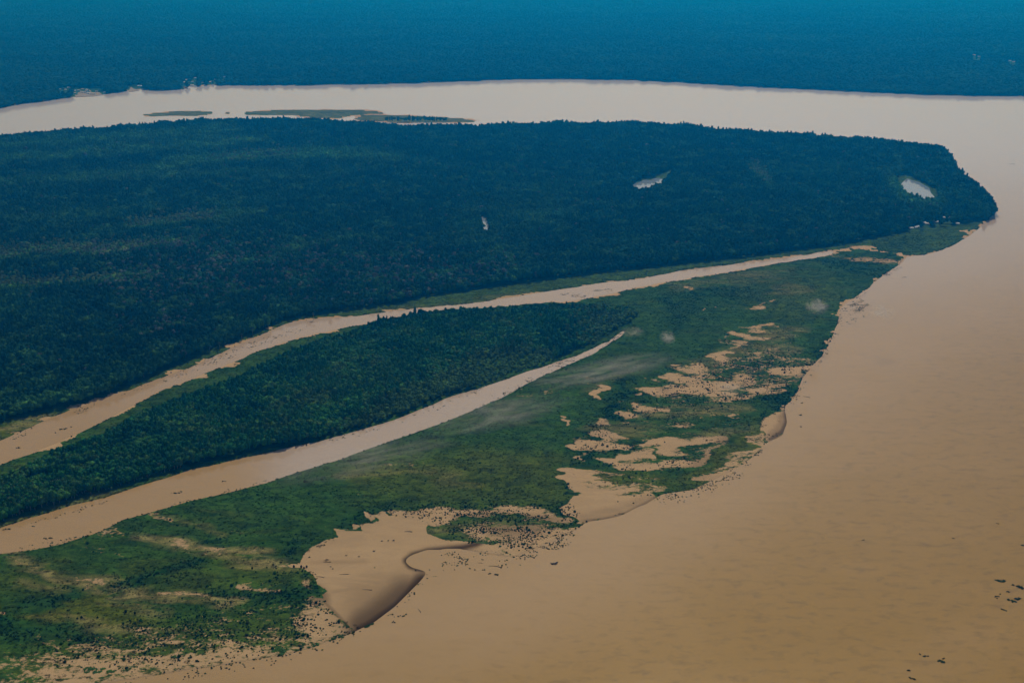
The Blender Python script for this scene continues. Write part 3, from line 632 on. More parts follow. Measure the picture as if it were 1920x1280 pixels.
# ------------------------------------------------------------------ point clouds for what nobody could count
def jitter_points(poly_px, step, seed, zpad=0):
    xs, ys = to_ground([p[0] for p in poly_px], [p[1] for p in poly_px])
    x0, x1, y0, y1 = xs.min(), xs.max(), ys.min(), ys.max()
    g = np.random.default_rng(seed)
    nx = int((x1 - x0) / step) + 1; ny = int((y1 - y0) / step) + 1
    X, Y = np.meshgrid(np.arange(nx) * step + x0, np.arange(ny) * step + y0)
    X = X + g.uniform(-.48, .48, X.shape) * step + (np.arange(ny)[:, None] % 2) * step * .5; Y = Y + g.uniform(-.48, .48, Y.shape) * step
    X = X.ravel(); Y = Y.ravel()
    px, py = to_photo(X, Y)
    return X, Y, px, py, g
TREE_G = np.array([(.014, .058, .026), (.018, .070, .026), (.012, .048, .024), (.026, .082, .026)])
def tree_attrs(X, Y, px, py, g, base_r, base_h):
    n = len(X)
    patch = fbm(X / 120, Y / 120, 5, 3); patch2 = fbm(X / 45, Y / 45, 8, 2)
    lw = sample(LOW, px, py)
    tx, ty = to_photo(X, Y, base_h * .85 * (1 - .7 * lw))
    lt = sample(LIGHT, tx, ty); gr = sample(GREY, tx, ty)
    patch3 = fbm(X / 420, Y / 260, 25, 3)
    col = TREE_G[g.integers(0, 4, n)] * (.30 + .75 * patch + .7 * patch3)[:, None] * g.uniform(.82, 1.18, n)[:, None]
    light = np.array((.085, .23, .045))
    q = np.clip(lt * g.uniform(.6, 1.3, n) + (patch2 > .66) * .25, 0, 1)[:, None]
    col = col * (1 - q) + light * q * g.uniform(.7, 1.2, n)[:, None]
    isg = g.random(n) < gr * .75
    col[isg] = np.array((.080, .092, .080)) * g.uniform(.6, 1.2, isg.sum())[:, None]
    olive = (g.random(n) < lw * .9)
    col[olive] = np.array((.10, .15, .05)) * g.uniform(.7, 1.1, olive.sum())[:, None]
    rad = base_r * g.uniform(.7, 1.35, n) * (.8 + .5 * patch2)
    big = g.random(n) < .035; rad[big] *= 1.35
    hh = base_h * (.72 + .5 * patch) * g.uniform(.85, 1.12, n) * (1 + .22 * big)
    hh *= 1 - .72 * lw; rad *= 1 - .45 * lw
    vi = np.where(isg, 3, g.choice([0, 1, 2, 0, 1, 2, 3, 4], n))
    return rad, hh, vi, col
def scatter(name, P, S, RZ, VI, TINT, sources, label):
    me = bpy.data.meshes.new(name); n = len(P)
    me.vertices.add(n); me.vertices.foreach_set('co', P.astype(np.float32).ravel())
    a = me.attributes.new('siz', 'FLOAT_VECTOR', 'POINT'); a.data.foreach_set('vector', S.astype(np.float32).ravel())
    a = me.attributes.new('rot', 'FLOAT_VECTOR', 'POINT'); a.data.foreach_set('vector', RZ.astype(np.float32).ravel())
    a = me.attributes.new('vi', 'INT', 'POINT'); a.data.foreach_set('value', VI.astype(np.int32))
    a = me.attributes.new('tint', 'FLOAT_COLOR', 'POINT'); a.data.foreach_set('color', np.concatenate([TINT, np.ones((n, 1))], 1).astype(np.float32).ravel())
    me.materials.append(M_leaf)
    o = mesh_obj(name, me)
    ng = bpy.data.node_groups.new(name + '_nodes', 'GeometryNodeTree')
    ng.interface.new_socket('Geometry', in_out='INPUT', socket_type='NodeSocketGeometry')
    ng.interface.new_socket('Geometry', in_out='OUTPUT', socket_type='NodeSocketGeometry')
    N = ng.nodes; Lk = ng.links
    gi = N.new('NodeGroupInput'); go = N.new('NodeGroupOutput')
    iop = N.new('GeometryNodeInstanceOnPoints'); g2i = N.new('GeometryNodeGeometryToInstance')
    for s in sources:
        oi = N.new('GeometryNodeObjectInfo'); oi.inputs['Object'].default_value = s; oi.transform_space = 'ORIGINAL'
        Lk.new(oi.outputs['Geometry'], g2i.inputs[0]) if False else None
        gg = N.new('GeometryNodeGeometryToInstance'); Lk.new(oi.outputs['Geometry'], gg.inputs[0])
        s_join = N.get('joined') or N.new('GeometryNodeJoinGeometry'); s_join.name = 'joined'
        Lk.new(gg.outputs[0], s_join.inputs[0])
    def na(nm, dt):
        x = N.new('GeometryNodeInputNamedAttribute'); x.data_type = dt; x.inputs['Name'].default_value = nm; return x.outputs['Attribute']
    e2r = N.new('FunctionNodeEulerToRotation'); Lk.new(na('rot', 'FLOAT_VECTOR'), e2r.inputs[0])
    Lk.new(gi.outputs[0], iop.inputs['Points']); Lk.new(N['joined'].outputs[0], iop.inputs['Instance'])
    iop.inputs['Pick Instance'].default_value = True
    Lk.new(na('vi', 'INT'), iop.inputs['Instance Index']); Lk.new(e2r.outputs[0], iop.inputs['Rotation']); Lk.new(na('siz', 'FLOAT_VECTOR'), iop.inputs['Scale'])
    Lk.new(iop.outputs[0], go.inputs[0])
    md = o.modifiers.new('scatter', 'NODES'); md.node_group = ng
    tag(o, label=label, kind='stuff')
    return o

# individual trees (the ones that show largest) share these meshes with the mass behind them
def make_tree(loc, rz, rad, hgt, vi, tint, label, cat='tree', group=None, name='rainforest_tree', bare=0.0, under=.55):
    t = empty(name, loc, rz)
    tag(t, label, cat, group)
    c = mesh_obj('crown', CROWNS[vi], t); ch = rad * 1.25
    c.scale = (rad, rad, max(rad, hgt * under)); c.location = (0, 0, hgt - 1.45 * c.scale[2]); c['tint'] = tuple(float(v) for v in tint)
    k = mesh_obj('trunk', random.choice(TRUNKS), t); s = hgt * .92; k.scale = (s * .8, s * .8, s)
    return t, c

# --- middle island forest
X, Y, px, py, g = jitter_points(P_midforest, 7.6, 31)
ok = (sample(MIDF * (LAND > .5), px, py) > .5) & (px > -350) & (g.random(len(X)) < 1.1 - np.clip((px - 1080) / 170, 0, .85))
tr = g.random(len(X)) < (1 - .25 * sample(LOW, px, py)); ok &= tr
X, Y, px, py = X[ok], Y[ok], px[ok], py[ok]
rad, hh, vi, col = tree_attrs(X, Y, px, py, g, 5.2, 19)
col = np.minimum(col * 2.4 * np.array((.8, 1, .7)), (.10, .20, .045)); col *= (.55 + .9 * fbm(X / 55, Y / 40, 301, 3))[:, None]; hh = hh * (.72 + .56 * fbm(X / 60, Y / 60, 302, 2))
inframe = (px > 3) & (px < 1915) & (py > 3) & (py < 1275)
order = np.argsort(np.hypot(X, Y) + (~inframe) * 1e6 + (rad < 4.2) * 400)
solo = order[:290]; rest = np.setdiff1d(np.arange(len(X)), solo)
EDGE = 'dark rounded canopy trees along the near edge of the middle island forest'
SRC = {}
for i in solo:
    v = int(vi[i])
    t, c = make_tree((X[i], Y[i], .6), float(g.uniform(0, 6.28)), float(rad[i]) * 1.15, float(hh[i]), v, col[i],
        'dark rounded canopy tree in the packed forest edging the grey middle channel', group=EDGE)
    SRC.setdefault(v, c)
for v in range(5):
    if v not in SRC:
        t, c = make_tree(at(210 + 40 * v, 905, .6), 0, 6, 19, v, (.02, .05, .02), 'dark rounded canopy tree in the packed forest edging the grey middle channel', group=EDGE); SRC[v] = c
SRC = [SRC[v] for v in range(5)]
def forest_obj(name, X, Y, rad, hh, vi, col, g, label, z=.6):
    n = len(X)
    sz = np.maximum(rad * .95, hh * .55)
    P3 = np.stack([X, Y, z + hh - 1.45 * sz], -1)
    S = np.stack([rad * 1.15, rad * 1.15, sz], -1)
    RZ = np.stack([g.uniform(-.08, .08, n), g.uniform(-.08, .08, n), g.uniform(0, 6.28, n)], -1)
    return scatter(name, P3, S, RZ, vi, col, SRC, label)
forest_obj('middle_island_forest', X[rest], Y[rest], rad[rest], hh[rest], vi[rest], col[rest], g, 'dense dark green forest covering the long middle island')

# --- big island forest (finer near, a little coarser far)
X, Y, px, py, g = jitter_points(P_bigforest, 9.6, 41)
ok = (px > -260) & (px < 2180)
X, Y, px, py = X[ok], Y[ok], px[ok], py[ok]
ok = (sample(FOREST * (1 - MIDF), px, py) > .5)
X, Y, px, py = X[ok], Y[ok], px[ok], py[ok]
rad, hh, vi, col = tree_attrs(X, Y, px, py, g, 6.4, 24)
col = col * 1.5; col *= (.5 + 1.0 * fbm(X / 75, Y / 55, 401, 3))[:, None]; hh = hh * (.74 + .52 * fbm(X / 70, Y / 70, 402, 2))
forest_obj('large_island_forest', X, Y, rad, hh, vi, col, g, 'vast blue green rainforest covering the large island between the channel and the wide river')
# small trees on the far islet
# --- far bank forest
X, Y, px, py, g = jitter_points([(-250, 330), (2170, 330), (2170, -40), (-250, -40)], 23, 51)
near = sample(blur(poly_mask(P_far), 2), px, py) > .5
ok = near & (px > -200) & (px < 2120)
X, Y, px, py = X[ok], Y[ok], px[ok], py[ok]
rad, hh, vi, col = tree_attrs(X, Y, px, py, g, 15, 27)
col = col.mean(0) * .8 + col * .2; col *= (.5 + 1.0 * fbm(X / 700, Y / 300, 77, 3))[:, None]
sz = np.maximum(rad * .55, hh * .55)
scatter('far_bank_forest', np.stack([X, Y, .6 + hh - 1.45 * sz], -1), np.stack([rad * 1.1, rad * 1.1, sz], -1), np.stack([0 * X, 0 * X, g.uniform(0, 6.28, len(X))], -1), vi, col, SRC, 'unbroken rainforest beyond the far bank fading into blue haze')
# a denser fringe of trees right on the far bank
fx, fy = to_ground([p[0] for p in FAR_BANK], [p[1] for p in FAR_BANK])
pts = []
for i in range(1, len(fx) - 1):
    d = math.hypot(fx[i + 1] - fx[i], fy[i + 1] - fy[i]); n = int(d / 9)
    for k in range(n):
        t = (k + random.random()) / n
        for row in (8, 22, 38): pts.append((fx[i] + (fx[i + 1] - fx[i]) * t + random.uniform(-6, 6), fy[i] + (fy[i + 1] - fy[i]) * t + row + random.uniform(-5, 5)))
pts = np.array(pts); X, Y = pts[:, 0], pts[:, 1]; px, py = to_photo(X, Y)
ok = (px > -200) & (px < 2120) & ~((px > 138) & (px < 192)) & ~((px > 240) & (px < 262)) & (g.random(len(X)) > .08); X, Y, px, py = X[ok], Y[ok], px[ok], py[ok]
rad, hh, vi, col = tree_attrs(X, Y, px, py, g, 6.5, 20)
forest_obj('far_bank_fringe_forest', X, Y, rad, hh, vi, col, g, 'ragged line of trees standing at the water on the far bank')

# --- shrubs and low plants on the flats
def flat_scatter(step, seed, kind):
    X, Y, px, py, g = jitter_points([(-250, 1330), (1900, 1330), (1900, 415), (-250, 415)], step, seed)
    ok = (px > -120) & (px < 1900) & (py < 1330)
    X, Y, px, py = X[ok], Y[ok], px[ok], py[ok]
    land = sample(LANDB, px, py) + (fbm(X / 38, Y / 38, 3, 3) - .5) * .30
    return X, Y, px, py, g, land
X, Y, px, py, g, land = flat_scatter(3.7, 61, 0)
b = sample(BUSH, px, py); clump = fbm(X / 22, Y / 14, 91, 2); vg = sample(VEG, px, py)
prob = b * np.clip((clump - .30) * 3, 0, 1.6) * np.clip(vg * 2.2 + .25, .15, 1)
ok = (land > .5) & (g.random(len(X)) < prob) & (sample(FOREST, px, py) < .5) & (px > -120)
X, Y, px, py = X[ok], Y[ok], px[ok], py[ok]
n = len(X); rad = g.uniform(.8, 1.9, n) * (1 + .7 * (g.random(n) < .08)) ; hh = rad * g.uniform(.6, 1.3, n)
col = np.array((.013, .056, .013)) * g.uniform(.5, 1.8, n)[:, None]
ol = sample(OLIV, px, py) > g.uniform(.3, 1.2, n); col[ol] = np.array((.050, .075, .016)) * g.uniform(.6, 1.3, ol.sum())[:, None]
print('bushes', n)
inframe = (px > 3) & (px < 1915) & (py > 3) & (py < 1270)
order = np.argsort(-(rad * hh / np.hypot(X, Y) ** 2) * inframe)
solo = order[:280]; rest = np.setdiff1d(np.arange(n), solo)
BS = {}
for q, i in enumerate(solo):
    v = q % 3
    low = py[i] > 1100
    t = tag(mesh_obj('shrub', BUSHES[v], None, (X[i], Y[i], .45)),
        ('dark green shrub standing in the speckled shallows at lower left' if low and px[i] < 760 else 'dark green shrub standing on the silt flats of the outer island'), 'shrub',
        ('dark shrubs in the speckled shallows at lower left' if low and px[i] < 760 else 'dark shrubs on the silt flats of the outer island'))
    t.scale = (rad[i], rad[i], hh[i]); t.rotation_euler.z = float(g.uniform(0, 6.28)); t['tint'] = tuple(float(c) for c in col[i])
    BS.setdefault(v, t)
BSRC = [BS[v] for v in range(3)]
def low_obj(name, X, Y, rad, hh, col, g, label, src, z=.45):
    n = len(X)
    return scatter(name, np.stack([X, Y, np.full(n, z)], -1), np.stack([rad, rad, hh], -1), np.stack([0 * X, 0 * X, g.uniform(0, 6.28, n)], -1), g.integers(0, len(src), n), col, src, label)
low_obj('shrub_cover', X[rest], Y[rest], rad[rest], hh[rest], col[rest], g, 'countless small dark shrubs speckling the silt flats', BSRC)

# grass and reed tufts (sources are two real tufts on the flats)
tsrc = []
for v, (a, b_) in enumerate(((436, 1064), (322, 1080))):
    t = tag(mesh_obj('reed_tuft', TUFTS[v], None, at(a, b_, .5)), ('pale green reed tuft on the olive meadow at lower left', 'pale green reed tuft beside the dark shrub band at lower left')[v], 'reeds')
    t.scale = (3, 3, 2.2); t['tint'] = (.06, .09, .02); tsrc.append(t)
X, Y, px, py, g, land = flat_scatter(4.2, 71, 0)
wx_, wy_ = warped(X, Y); vg = np.minimum(sample(VEG, wx_, wy_), .25 + sample(blur(VEG, 4), px, py)); st = fbm(X / 40, Y / 18, 15, 3)
cover = (vg - .5) * .62 + st
ok = (land > .52) & (cover > .60) & (g.random(len(X)) < .62) & (sample(FOREST, px, py) < .5)
X, Y, px, py, vg = X[ok], Y[ok], px[ok], py[ok], vg[ok]
n = len(X); print('tufts', n)
px, py = warped(X, Y); ol = np.clip(sample(OLIV, px, py), 0, 1)[:, None]; dk = np.clip(sample(DARKV, px, py), 0, 1)[:, None]
col = (np.array((.004, .060, .007)) * (1 - ol) + np.array((.075, .092, .003)) * ol) * (g.uniform(.6, 1.5, n) * (.35 + 1.8 * fbm(X / 50, Y / 26, 66, 3)))[:, None]
col = col * (1 - .75 * dk) + np.array((.008, .036, .014)) * .75 * dk
dr = np.clip(sample(DRY, px, py) * g.uniform(.3, 1.5, n), 0, 1)[:, None]; col = col * (1 - dr) + np.array((.15, .135, .05)) * dr
rad = g.uniform(1.3, 3.2, n); hh = g.uniform(.5, 1.5, n) * (1 + .9 * dk[:, 0])
low_obj('reed_grass', X, Y, rad, hh, col, g, 'green reeds and grass growing over the flats', tsrc, .4)
# plants standing in the shallow water off the edges of the flats
FR = new_map(0)
for pts, w, v in (([(1230, 935), (1290, 918), (1350, 895), (1400, 868)], 26, .5), ([(1410, 855), (1432, 835)], 10, .5), ([(820, 1045), (900, 1050), (970, 1042), (1040, 1018), (1080, 992)], 26, .55), ([(1100, 985), (1085, 990)], 14, .5),
                  ([(1050, 1010), (1000, 1035)], 12, .6), ([(200, 1275), (340, 1262), (450, 1245), (560, 1222), (640, 1200)], 18, .4), ([(760, 1150), (700, 1185), (660, 1190)], 7, .5), ([(835, 1060), (800, 1085), (760, 1120), (720, 1155)], 12, .30),
                  ([(1590, 572), (1612, 568), (1626, 572)], 10, .85), ([(1582, 585), (1600, 583), (1620, 578)], 10, .85), ([(1590, 606), (1604, 600)], 8, .45), ([(1610, 592), (1619, 592)], 3, .9), ([(1630, 540), (1600, 562), (1578, 582), (1572, 620), (1555, 650), (1500, 730), (1482, 758)], 6, .35),
                  ([(1650, 520), (1690, 498)], 7, .4), ([(1490, 700), (1500, 735), (1478, 765)], 8, .3), ([(200, 940), (0, 1000)], 5, .3), ([(420, 668), (470, 648), (520, 632)], 8, .2), ([(470, 645), (510, 634)], 4, .6), ([(1110, 545), (1160, 543)], 2, .6), ([(1050, 552), (1100, 556)], 3, .45),
                  ([(180, 752), (140, 775)], 12, .4), ([(60, 800), (20, 820)], 14, .35), ([(380, 690), (460, 655), (520, 632), (580, 612)], 5, .25), ([(230, 738), (340, 700), (420, 668)], 9, .22), ([(0, 1035), (120, 1015), (200, 990), (330, 945), (500, 903), (640, 868)], 6, .22),
                  ([(540, 842), (690, 810), (820, 765), (940, 712)], 4, .15), ([(900, 765), (1000, 720), (1090, 668)], 14, .25), ([(150, 1000), (180, 1000)], 4, .8), ([(1030, 692), (1100, 660), (1176, 618)], 9, .6), ([(930, 742), (1010, 706), (1060, 684)], 7, .4), ([(70, 1022), (100, 1018)], 5, .6), ([(322, 924), (350, 922)], 3, .6)):
    put(FR, stroke_mask(pts, w), v)
X, Y, px, py, g = jitter_points([(-60, 1300), (1900, 1300), (1900, 500), (-60, 500)], 3.4, 81)
ok = (px > -60) & (px < 1900); X, Y, px, py = X[ok], Y[ok], px[ok], py[ok]
cl = fbm(X / 16, Y / 10, 44, 2)
ok = (g.random(len(X)) < sample(FR, px, py) * np.clip((cl - .42) * 6, 0, 1)) & (sample(POND, px, py) < .1)
X, Y, px, py = X[ok], Y[ok], px[ok], py[ok]; n = len(X); print('fringe', n)
col = np.array((.030, .048, .014)) * g.uniform(.5, 1.6, n)[:, None]
gr = g.random(n) < .6; col[gr] = np.array((.025, .085, .018)) * g.uniform(.6, 1.2, gr.sum())[:, None]
low_obj('floating_meadow', X, Y, g.uniform(.7, 1.9, n), g.uniform(.4, 1.3, n), col, g, 'sparse plants standing in the shallow water along the outer shore', BSRC, -.05)

# ------------------------------------------------------------------ tall pale-trunked trees by the upper channel
def solo_tree(px_, py_, hgt, rad, vi_, tint, label, group=None, name='emergent_tree', under=.3):
    t, c = make_tree(at(px_, py_, .5), random.uniform(0, 6.28), rad, hgt, vi_, tint, label, group=group, name=name, under=under)
    k = [o for o in t.children if o is not c][0]
    return t
for q, (a, b_, hgt, lab) in enumerate((
        (470, 607, 22, 'slender pale trunked tree with thin top, behind the curved channel, left of its twin'),
        (494, 614, 24, 'slender pale trunked tree leaning over the curved channel where its bank turns'),
        (474, 628, 22, 'pale trunked tree with flat crown just above the reed bar in the channel'),
        (454, 638, 19, 'short pale trunked tree at the channel bank left of the reed bar'),
        (412, 655, 20, 'pale trunked tree on the green bank, second group from the reed bar'),
        (394, 660, 17, 'small pale trunked tree on the green bank below the dark forest'),
        (588, 599, 20, 'pale trunked tree by the bend where the channel widens'),
        (552, 590, 24, 'tall pale trunked tree set back from the bend in the channel'),
        (270, 708, 24, 'tall lone pale trunk standing at the forest edge above the widening channel'),
        (247, 714, 19, 'shorter pale trunk beside the tall lone one at the forest edge'),
        (188, 728, 18, 'pale trunked tree at the forest edge near the reedy bank at left'),
        (195, 668, 26, 'broad crowned pale trunked tree rising out of the forest at left'))):
    solo_tree(a, b_, hgt, 4.2 + (q % 3) * .8, 3, (.045, .085, .045), lab)
for a, b_, lab in ((455, 594, 'greyish pink crowned tree at the forest edge, left one of two'), (500, 597, 'greyish pink crowned tree at the forest edge, right one of two'), (575, 584, 'wide low greyish crowned tree above the bend in the channel')):
    solo_tree(a, b_, 20, 8, 0, (.13, .115, .10), lab, name='grey_crowned_tree', under=.5)
for a, b_, hgt, lab in ((236, 1147, 5.5, 'dark small tree at the tip of the dark shrub band below the olive meadow'), (253, 1150, 4.5, 'dark small tree just right of the one at the tip of the shrub band'), (94, 1148, 3.5, 'small dark bush with pale side on the olive meadow'),
                   (145, 1160, 4, 'thin dark bush standing in the middle of the olive meadow'), (153, 1158, 5, 'taller thin dark bush in the middle of the olive meadow'), (183, 1158, 4, 'thin dark bush on the right part of the olive meadow'),
                   (473, 1066, 4.5, 'lone thin dark bush on the olive strip left of the silt bar'), (512, 1059, 3.5, 'small dark bush on the olive strip close to the silt bar'), (551, 1063, 5, 'dark bush in the pale patch beside the silt bar'),
                   (565, 1063, 5, 'leftmost of three round dark bushes on the edge of the silt bar'), (570, 1065, 4, 'middle one of three round dark bushes on the edge of the silt bar'), (575, 1063, 4.5, 'rightmost of three round dark bushes on the edge of the silt bar'),
                   (567, 1071, 4, 'round dark bush at the water just below the three bushes')):
    o = tag(mesh_obj('lone_bush', random.choice(BUSHES), None, at(a, b_, .5)), lab, 'bush'); o.scale = (hgt * .42, hgt * .42, hgt * .85); o['tint'] = (.012, .028, .010)

# ------------------------------------------------------------------ driftwood and floating plants on the river
def driftwood(px_, py_, length, ang, label, bent=.12, rad=.45, roots=True, cat='driftwood', z=.15):
    t = empty('driftwood_log', at(px_, py_, 0), ang); tag(t, label, cat)
    bm = bmesh.new(); n = 6; last = None; rnd = random.Random(int(px_ * 7 + py_))
    for k in range(n):
        u0, u1 = k / n, (k + 1) / n
        a = Vector(((u0 - .5) * length, bent * length * (1 - (2 * u0 - 1) ** 2), z)); b2 = Vector(((u1 - .5) * length, bent * length * (1 - (2 * u1 - 1) ** 2), z))
        limb(bm, a, b2, rad * (.35 + .75 * u0), rad * (.35 + .75 * u1), 7)
    me = bpy.data.meshes.new('trunk'); bm.to_mesh(me); bm.free(); me.materials.append(M_wood); mesh_obj('trunk', me, t)
    if roots:
        bm = bmesh.new(); e = Vector((length * .5, 0, z))
        for k in range(5): limb(bm, e, e + Vector((rnd.uniform(.4, 1.6), rnd.uniform(-1.6, 1.6), rnd.uniform(0, 1.5))) * (length / 14), rad * .4, rad * .12, 5)
        me = bpy.data.meshes.new('roots'); bm.to_mesh(me); bm.free(); me.materials.append(M_wood); mesh_obj('roots', me, t)
    return t
driftwood(928, 1062, 21, R(-14), 'long bent dark log floating below the reedy shallows', .10, .7)
driftwood(786, 1144, 11, R(-62), 'short dark log floating alone off the tip of the silt bar', .05, .6)
driftwood(1618, 1012, 6, R(20), 'small black log alone in the middle of the broad river', .02, .8, False)
driftwood(645, 1077, 15, R(3), 'thin dark log lying on the silt bar right of centre', .03, .55, False, z=.9)
driftwood(688, 1106, 15, R(-6), 'long low dark log on the silt bar near its dark edge', .04, .5, z=.9)
driftwood(600, 1082, 13, R(-14), 'branched dark log on the silt bar near the green point', .08, .5, z=.9)
driftwood(613, 1054, 12, R(2), 'low dark log under a heap of branches on the silt bar', .02, .6, z=.9)
driftwood(765, 997, 13, R(-4), 'dark log half buried among reeds at the top of the silt bar', .05, .8, z=.9)
driftwood(1512, 744, 14, R(-30), 'thin dark log floating off the green point on the right shore', .06, .6)
driftwood(1694, 520, 16, R(12), 'thin dark log floating beyond the streaked marsh at upper right', .05, .6)
driftwood(1897, 308, 26, R(4), 'small dark log drifting on the grey reach at the far right', .02, 1.0, False)
driftwood(1871, 621, 0.1 + 6, R(0), 'tiny dark log drifting near the right edge of the photograph', .02, .6, False)
driftwood(900, 1055, 8, R(-10), 'faint short log beside the reeds, left of the long bent log', .08, .3, False)
driftwood(1040, 965 + 50, 4, R(30), 'short dark branch at the outer rim of the reedy shallows', .05, .3, False)

def raft(px_, py_, length, width, ang, label, n=10, green=.4, name='floating_plant_raft', cat='plant raft', wood=True):
    t = empty(name, at(px_, py_, 0), ang); tag(t, label, cat); rnd = random.Random(int(px_ * 3 + py_ * 5))
    bm = bmesh.new()
    for k in range(n):
        x = rnd.uniform(-.5, .5) * length; w_ = width * (1 - (2 * x / length) ** 2) ** .5
        c = Vector((x, rnd.uniform(-.5, .5) * w_, .15)); rr = rnd.uniform(.12, .26) * width + .5
        blob(bm, c, rr, .35, 1, .5, k + int(px_)); leaves(bm, c, rr, .7, 16, .5, rnd)
    me = bpy.data.meshes.new('plants'); bm.to_mesh(me); bm.free(); me.materials.append(M_leaf); o = mesh_obj('plants', me, t)
    o['tint'] = (.020 + .02 * green, .030 + .06 * green, .008 + .012 * green)
    if wood:
        bm = bmesh.new()
        for k in range(4):
            a = Vector((rnd.uniform(-.5, .5) * length, rnd.uniform(-.4, .4) * width, .3)); d = Vector((rnd.uniform(-1, 1), rnd.uniform(-.5, .5), rnd.uniform(0, .25))).normalized() * rnd.uniform(.3, .6) * length
            limb(bm, a - d * .5, a + d * .5, .3, .12, 5)
        me = bpy.data.meshes.new('branches'); bm.to_mesh(me); bm.free(); me.materials.append(M_wood); mesh_obj('branches', me, t)
    return t
for a in ((1877, 1088, 17, 7, -8, 'dark green plant raft, topmost large one of the cluster by the right edge', 14, .7), (1908, 1098, 16, 5, -28, 'long dark plant raft slanting down at the right edge', 10, .3), (1914, 1102, 10, 5, -20, 'plant raft touching the right edge under the long slanting one', 8, .2),
          (1897, 1126, 13, 6, -25, 'olive plant raft, left one of the lowest pair at the right edge', 12, .7), (1908, 1122, 12, 5, 20, 'dark brown plant raft, right one of the lowest pair at the right edge', 10, .2), (1869, 1118, 7, 3, 8, 'small brown plant raft left of the cluster at the right edge', 5, .1),
          (1877, 1113, 5, 2.5, 25, 'tiny plant raft between the small brown one and the large green one', 4, .1), (1891, 1109, 7, 2, -12, 'thin plant strip in the middle of the cluster at the right edge', 4, .3), (1882, 1143, 8, 3, -45, 'thin slanting plant strip below the cluster at the right edge', 5, .3),
          (1919, 1022, 7, 5, 0, 'plant raft cut by the right edge above the cluster', 6, .5), (1764, 1239, 9, 5, -30, 'dark plant raft with pale green side near the bottom right', 8, .6), (1770, 1234, 4, 2, 20, 'tiny plant clump just right of the dark raft near the bottom right', 3, .3),
          (1735, 1229, 8, 3, 0, 'small brown plant clump left of the dark raft near the bottom right', 5, .2), (1726, 1226, 5, 2, -50, 'thin plant strand at the left end of the brown clump', 3, .2), (1705, 1257, 5, 4, 0, 'round brown clump above the forked one at the bottom edge', 4, .1),
          (1709, 1271, 9, 3.5, -35, 'forked dark plant clump closest to the bottom edge', 7, .1), (1869, 1121, 3, 2, 0, 'speck of plants below the small brown raft', 2, .1), (1500, 778, 8, 4, 25, 'dark plant clump off the crescent sandbar, upper one', 5, .4), (1501, 800, 4, 3, 0, 'small dark clump off the crescent sandbar, lower one', 3, .1),
          (1503, 755, 6, 3, 20, 'brown clump floating between the green point and the crescent sandbar', 4, .2), (919, 1075, 5, 3, 20, 'small plant clump under the long bent log, left one', 3, .2), (931, 1077, 6, 5, 0, 'ring shaped plant clump under the long bent log, right one', 5, .2),
          (1870, 981, 3.5, 3, 0, 'tiny dark speck of plants in the right part of the river', 2, .1), (1788, 1009, 3.5, 2, 0, 'tiny plant clump drifting right of the small black log', 2, .2), (118, 804, 13, 7, 25, 'brown plant raft in the upper channel at left, largest', 8, .1),
          (104, 811, 5, 4, 0, 'round brown clump just left of the largest raft in the upper channel', 3, .1), (134, 800, 6, 2, 0, 'thin brown clump just right of the largest raft in the upper channel', 3, .1), (35, 839, 9, 5, 10, 'brown plant raft in the upper channel near the left edge', 5, .1), (12, 992, 12, 5, 15, 'dark plant raft in the lower channel at the left edge', 6, .4),
          (90, 1009, 14, 5, 0, 'brown green plant raft at the lower side of the grey channel', 7, .3), (331, 924, 11, 4, 0, 'dark plant raft in the grey channel below the dark forest', 5, .3), (420, 902, 8, 3, 0, 'small brown clump drifting in the grey channel', 3, .1)):
    raft(a[0], a[1], a[2], a[3], R(a[4]), a[5], a[6], a[7], wood=a[2] > 6)
# green plant mats along the lower left shore
for a in ((182, 1257, 46, 16, -8, 'bright green plant mat at the shore, leftmost of the lower left shore mats'), (232, 1256, 26, 11, 0, 'small bright green plant mat right of the leftmost shore mat'), (262, 1243, 24, 9, 62, 'slanting green plant mat rising from the shore'),
          (332, 1232, 26, 12, 40, 'green plant mat on the shore near the middle of the speckled shallows'), (522, 1221, 19, 16, -50, 'compact dark green plant mat alone on the shore left of the bar'), (578, 1209, 28, 12, 14, 'green plant mat just off the shore, below the speckled shallows'), (632, 1194, 24, 9, 22, 'green plant mat nearest the tip of the silt bar'),
          (692, 1172, 15, 4, 40, 'narrow green plant strip under the dark edge of the bar')):
    raft(a[0], a[1], a[2], a[3], R(a[4]), a[5], 26, 1.4, 'green_plant_mat', 'plant mat', wood=False)

# heap of driftwood adrift off the bar
t = empty('driftwood_heap', at(1040, 1056, 0), R(28)); tag(t, 'tangled heap of dark driftwood with two pale logs adrift off the reedy shallows', 'driftwood')
bm = bmesh.new(); rnd = random.Random(5)
for k in range(12):
    a = Vector((rnd.uniform(-5, 5), rnd.uniform(-2.2, 2.2), .3 + rnd.random() * .7)); d = Vector((rnd.uniform(-1, 1), rnd.uniform(-.5, .5), rnd.uniform(-.05, .15))).normalized() * rnd.uniform(3, 9)
    limb(bm, a - d * .5, a + d * .5, .45, .2, 6)
me = bpy.data.meshes.new('dark_logs'); bm.to_mesh(me); bm.free(); me.materials.append(M_wood); mesh_obj('dark_branches', me, t)
for k, (a, b2) in enumerate(((Vector((-3.5, .6, 1.6)), Vector((-1.2, 1.6, 1.9))), (Vector((-1.6, -.4, 1.7)), Vector((4.2, .7, 1.8))))):
    bm = bmesh.new(); limb(bm, a, b2, .5, .4, 7); me = bpy.data.meshes.new('pale_log'); bm.to_mesh(me); bm.free(); me.materials.append(M_bleached); mesh_obj('pale_log', me, t)
bm = bmesh.new()
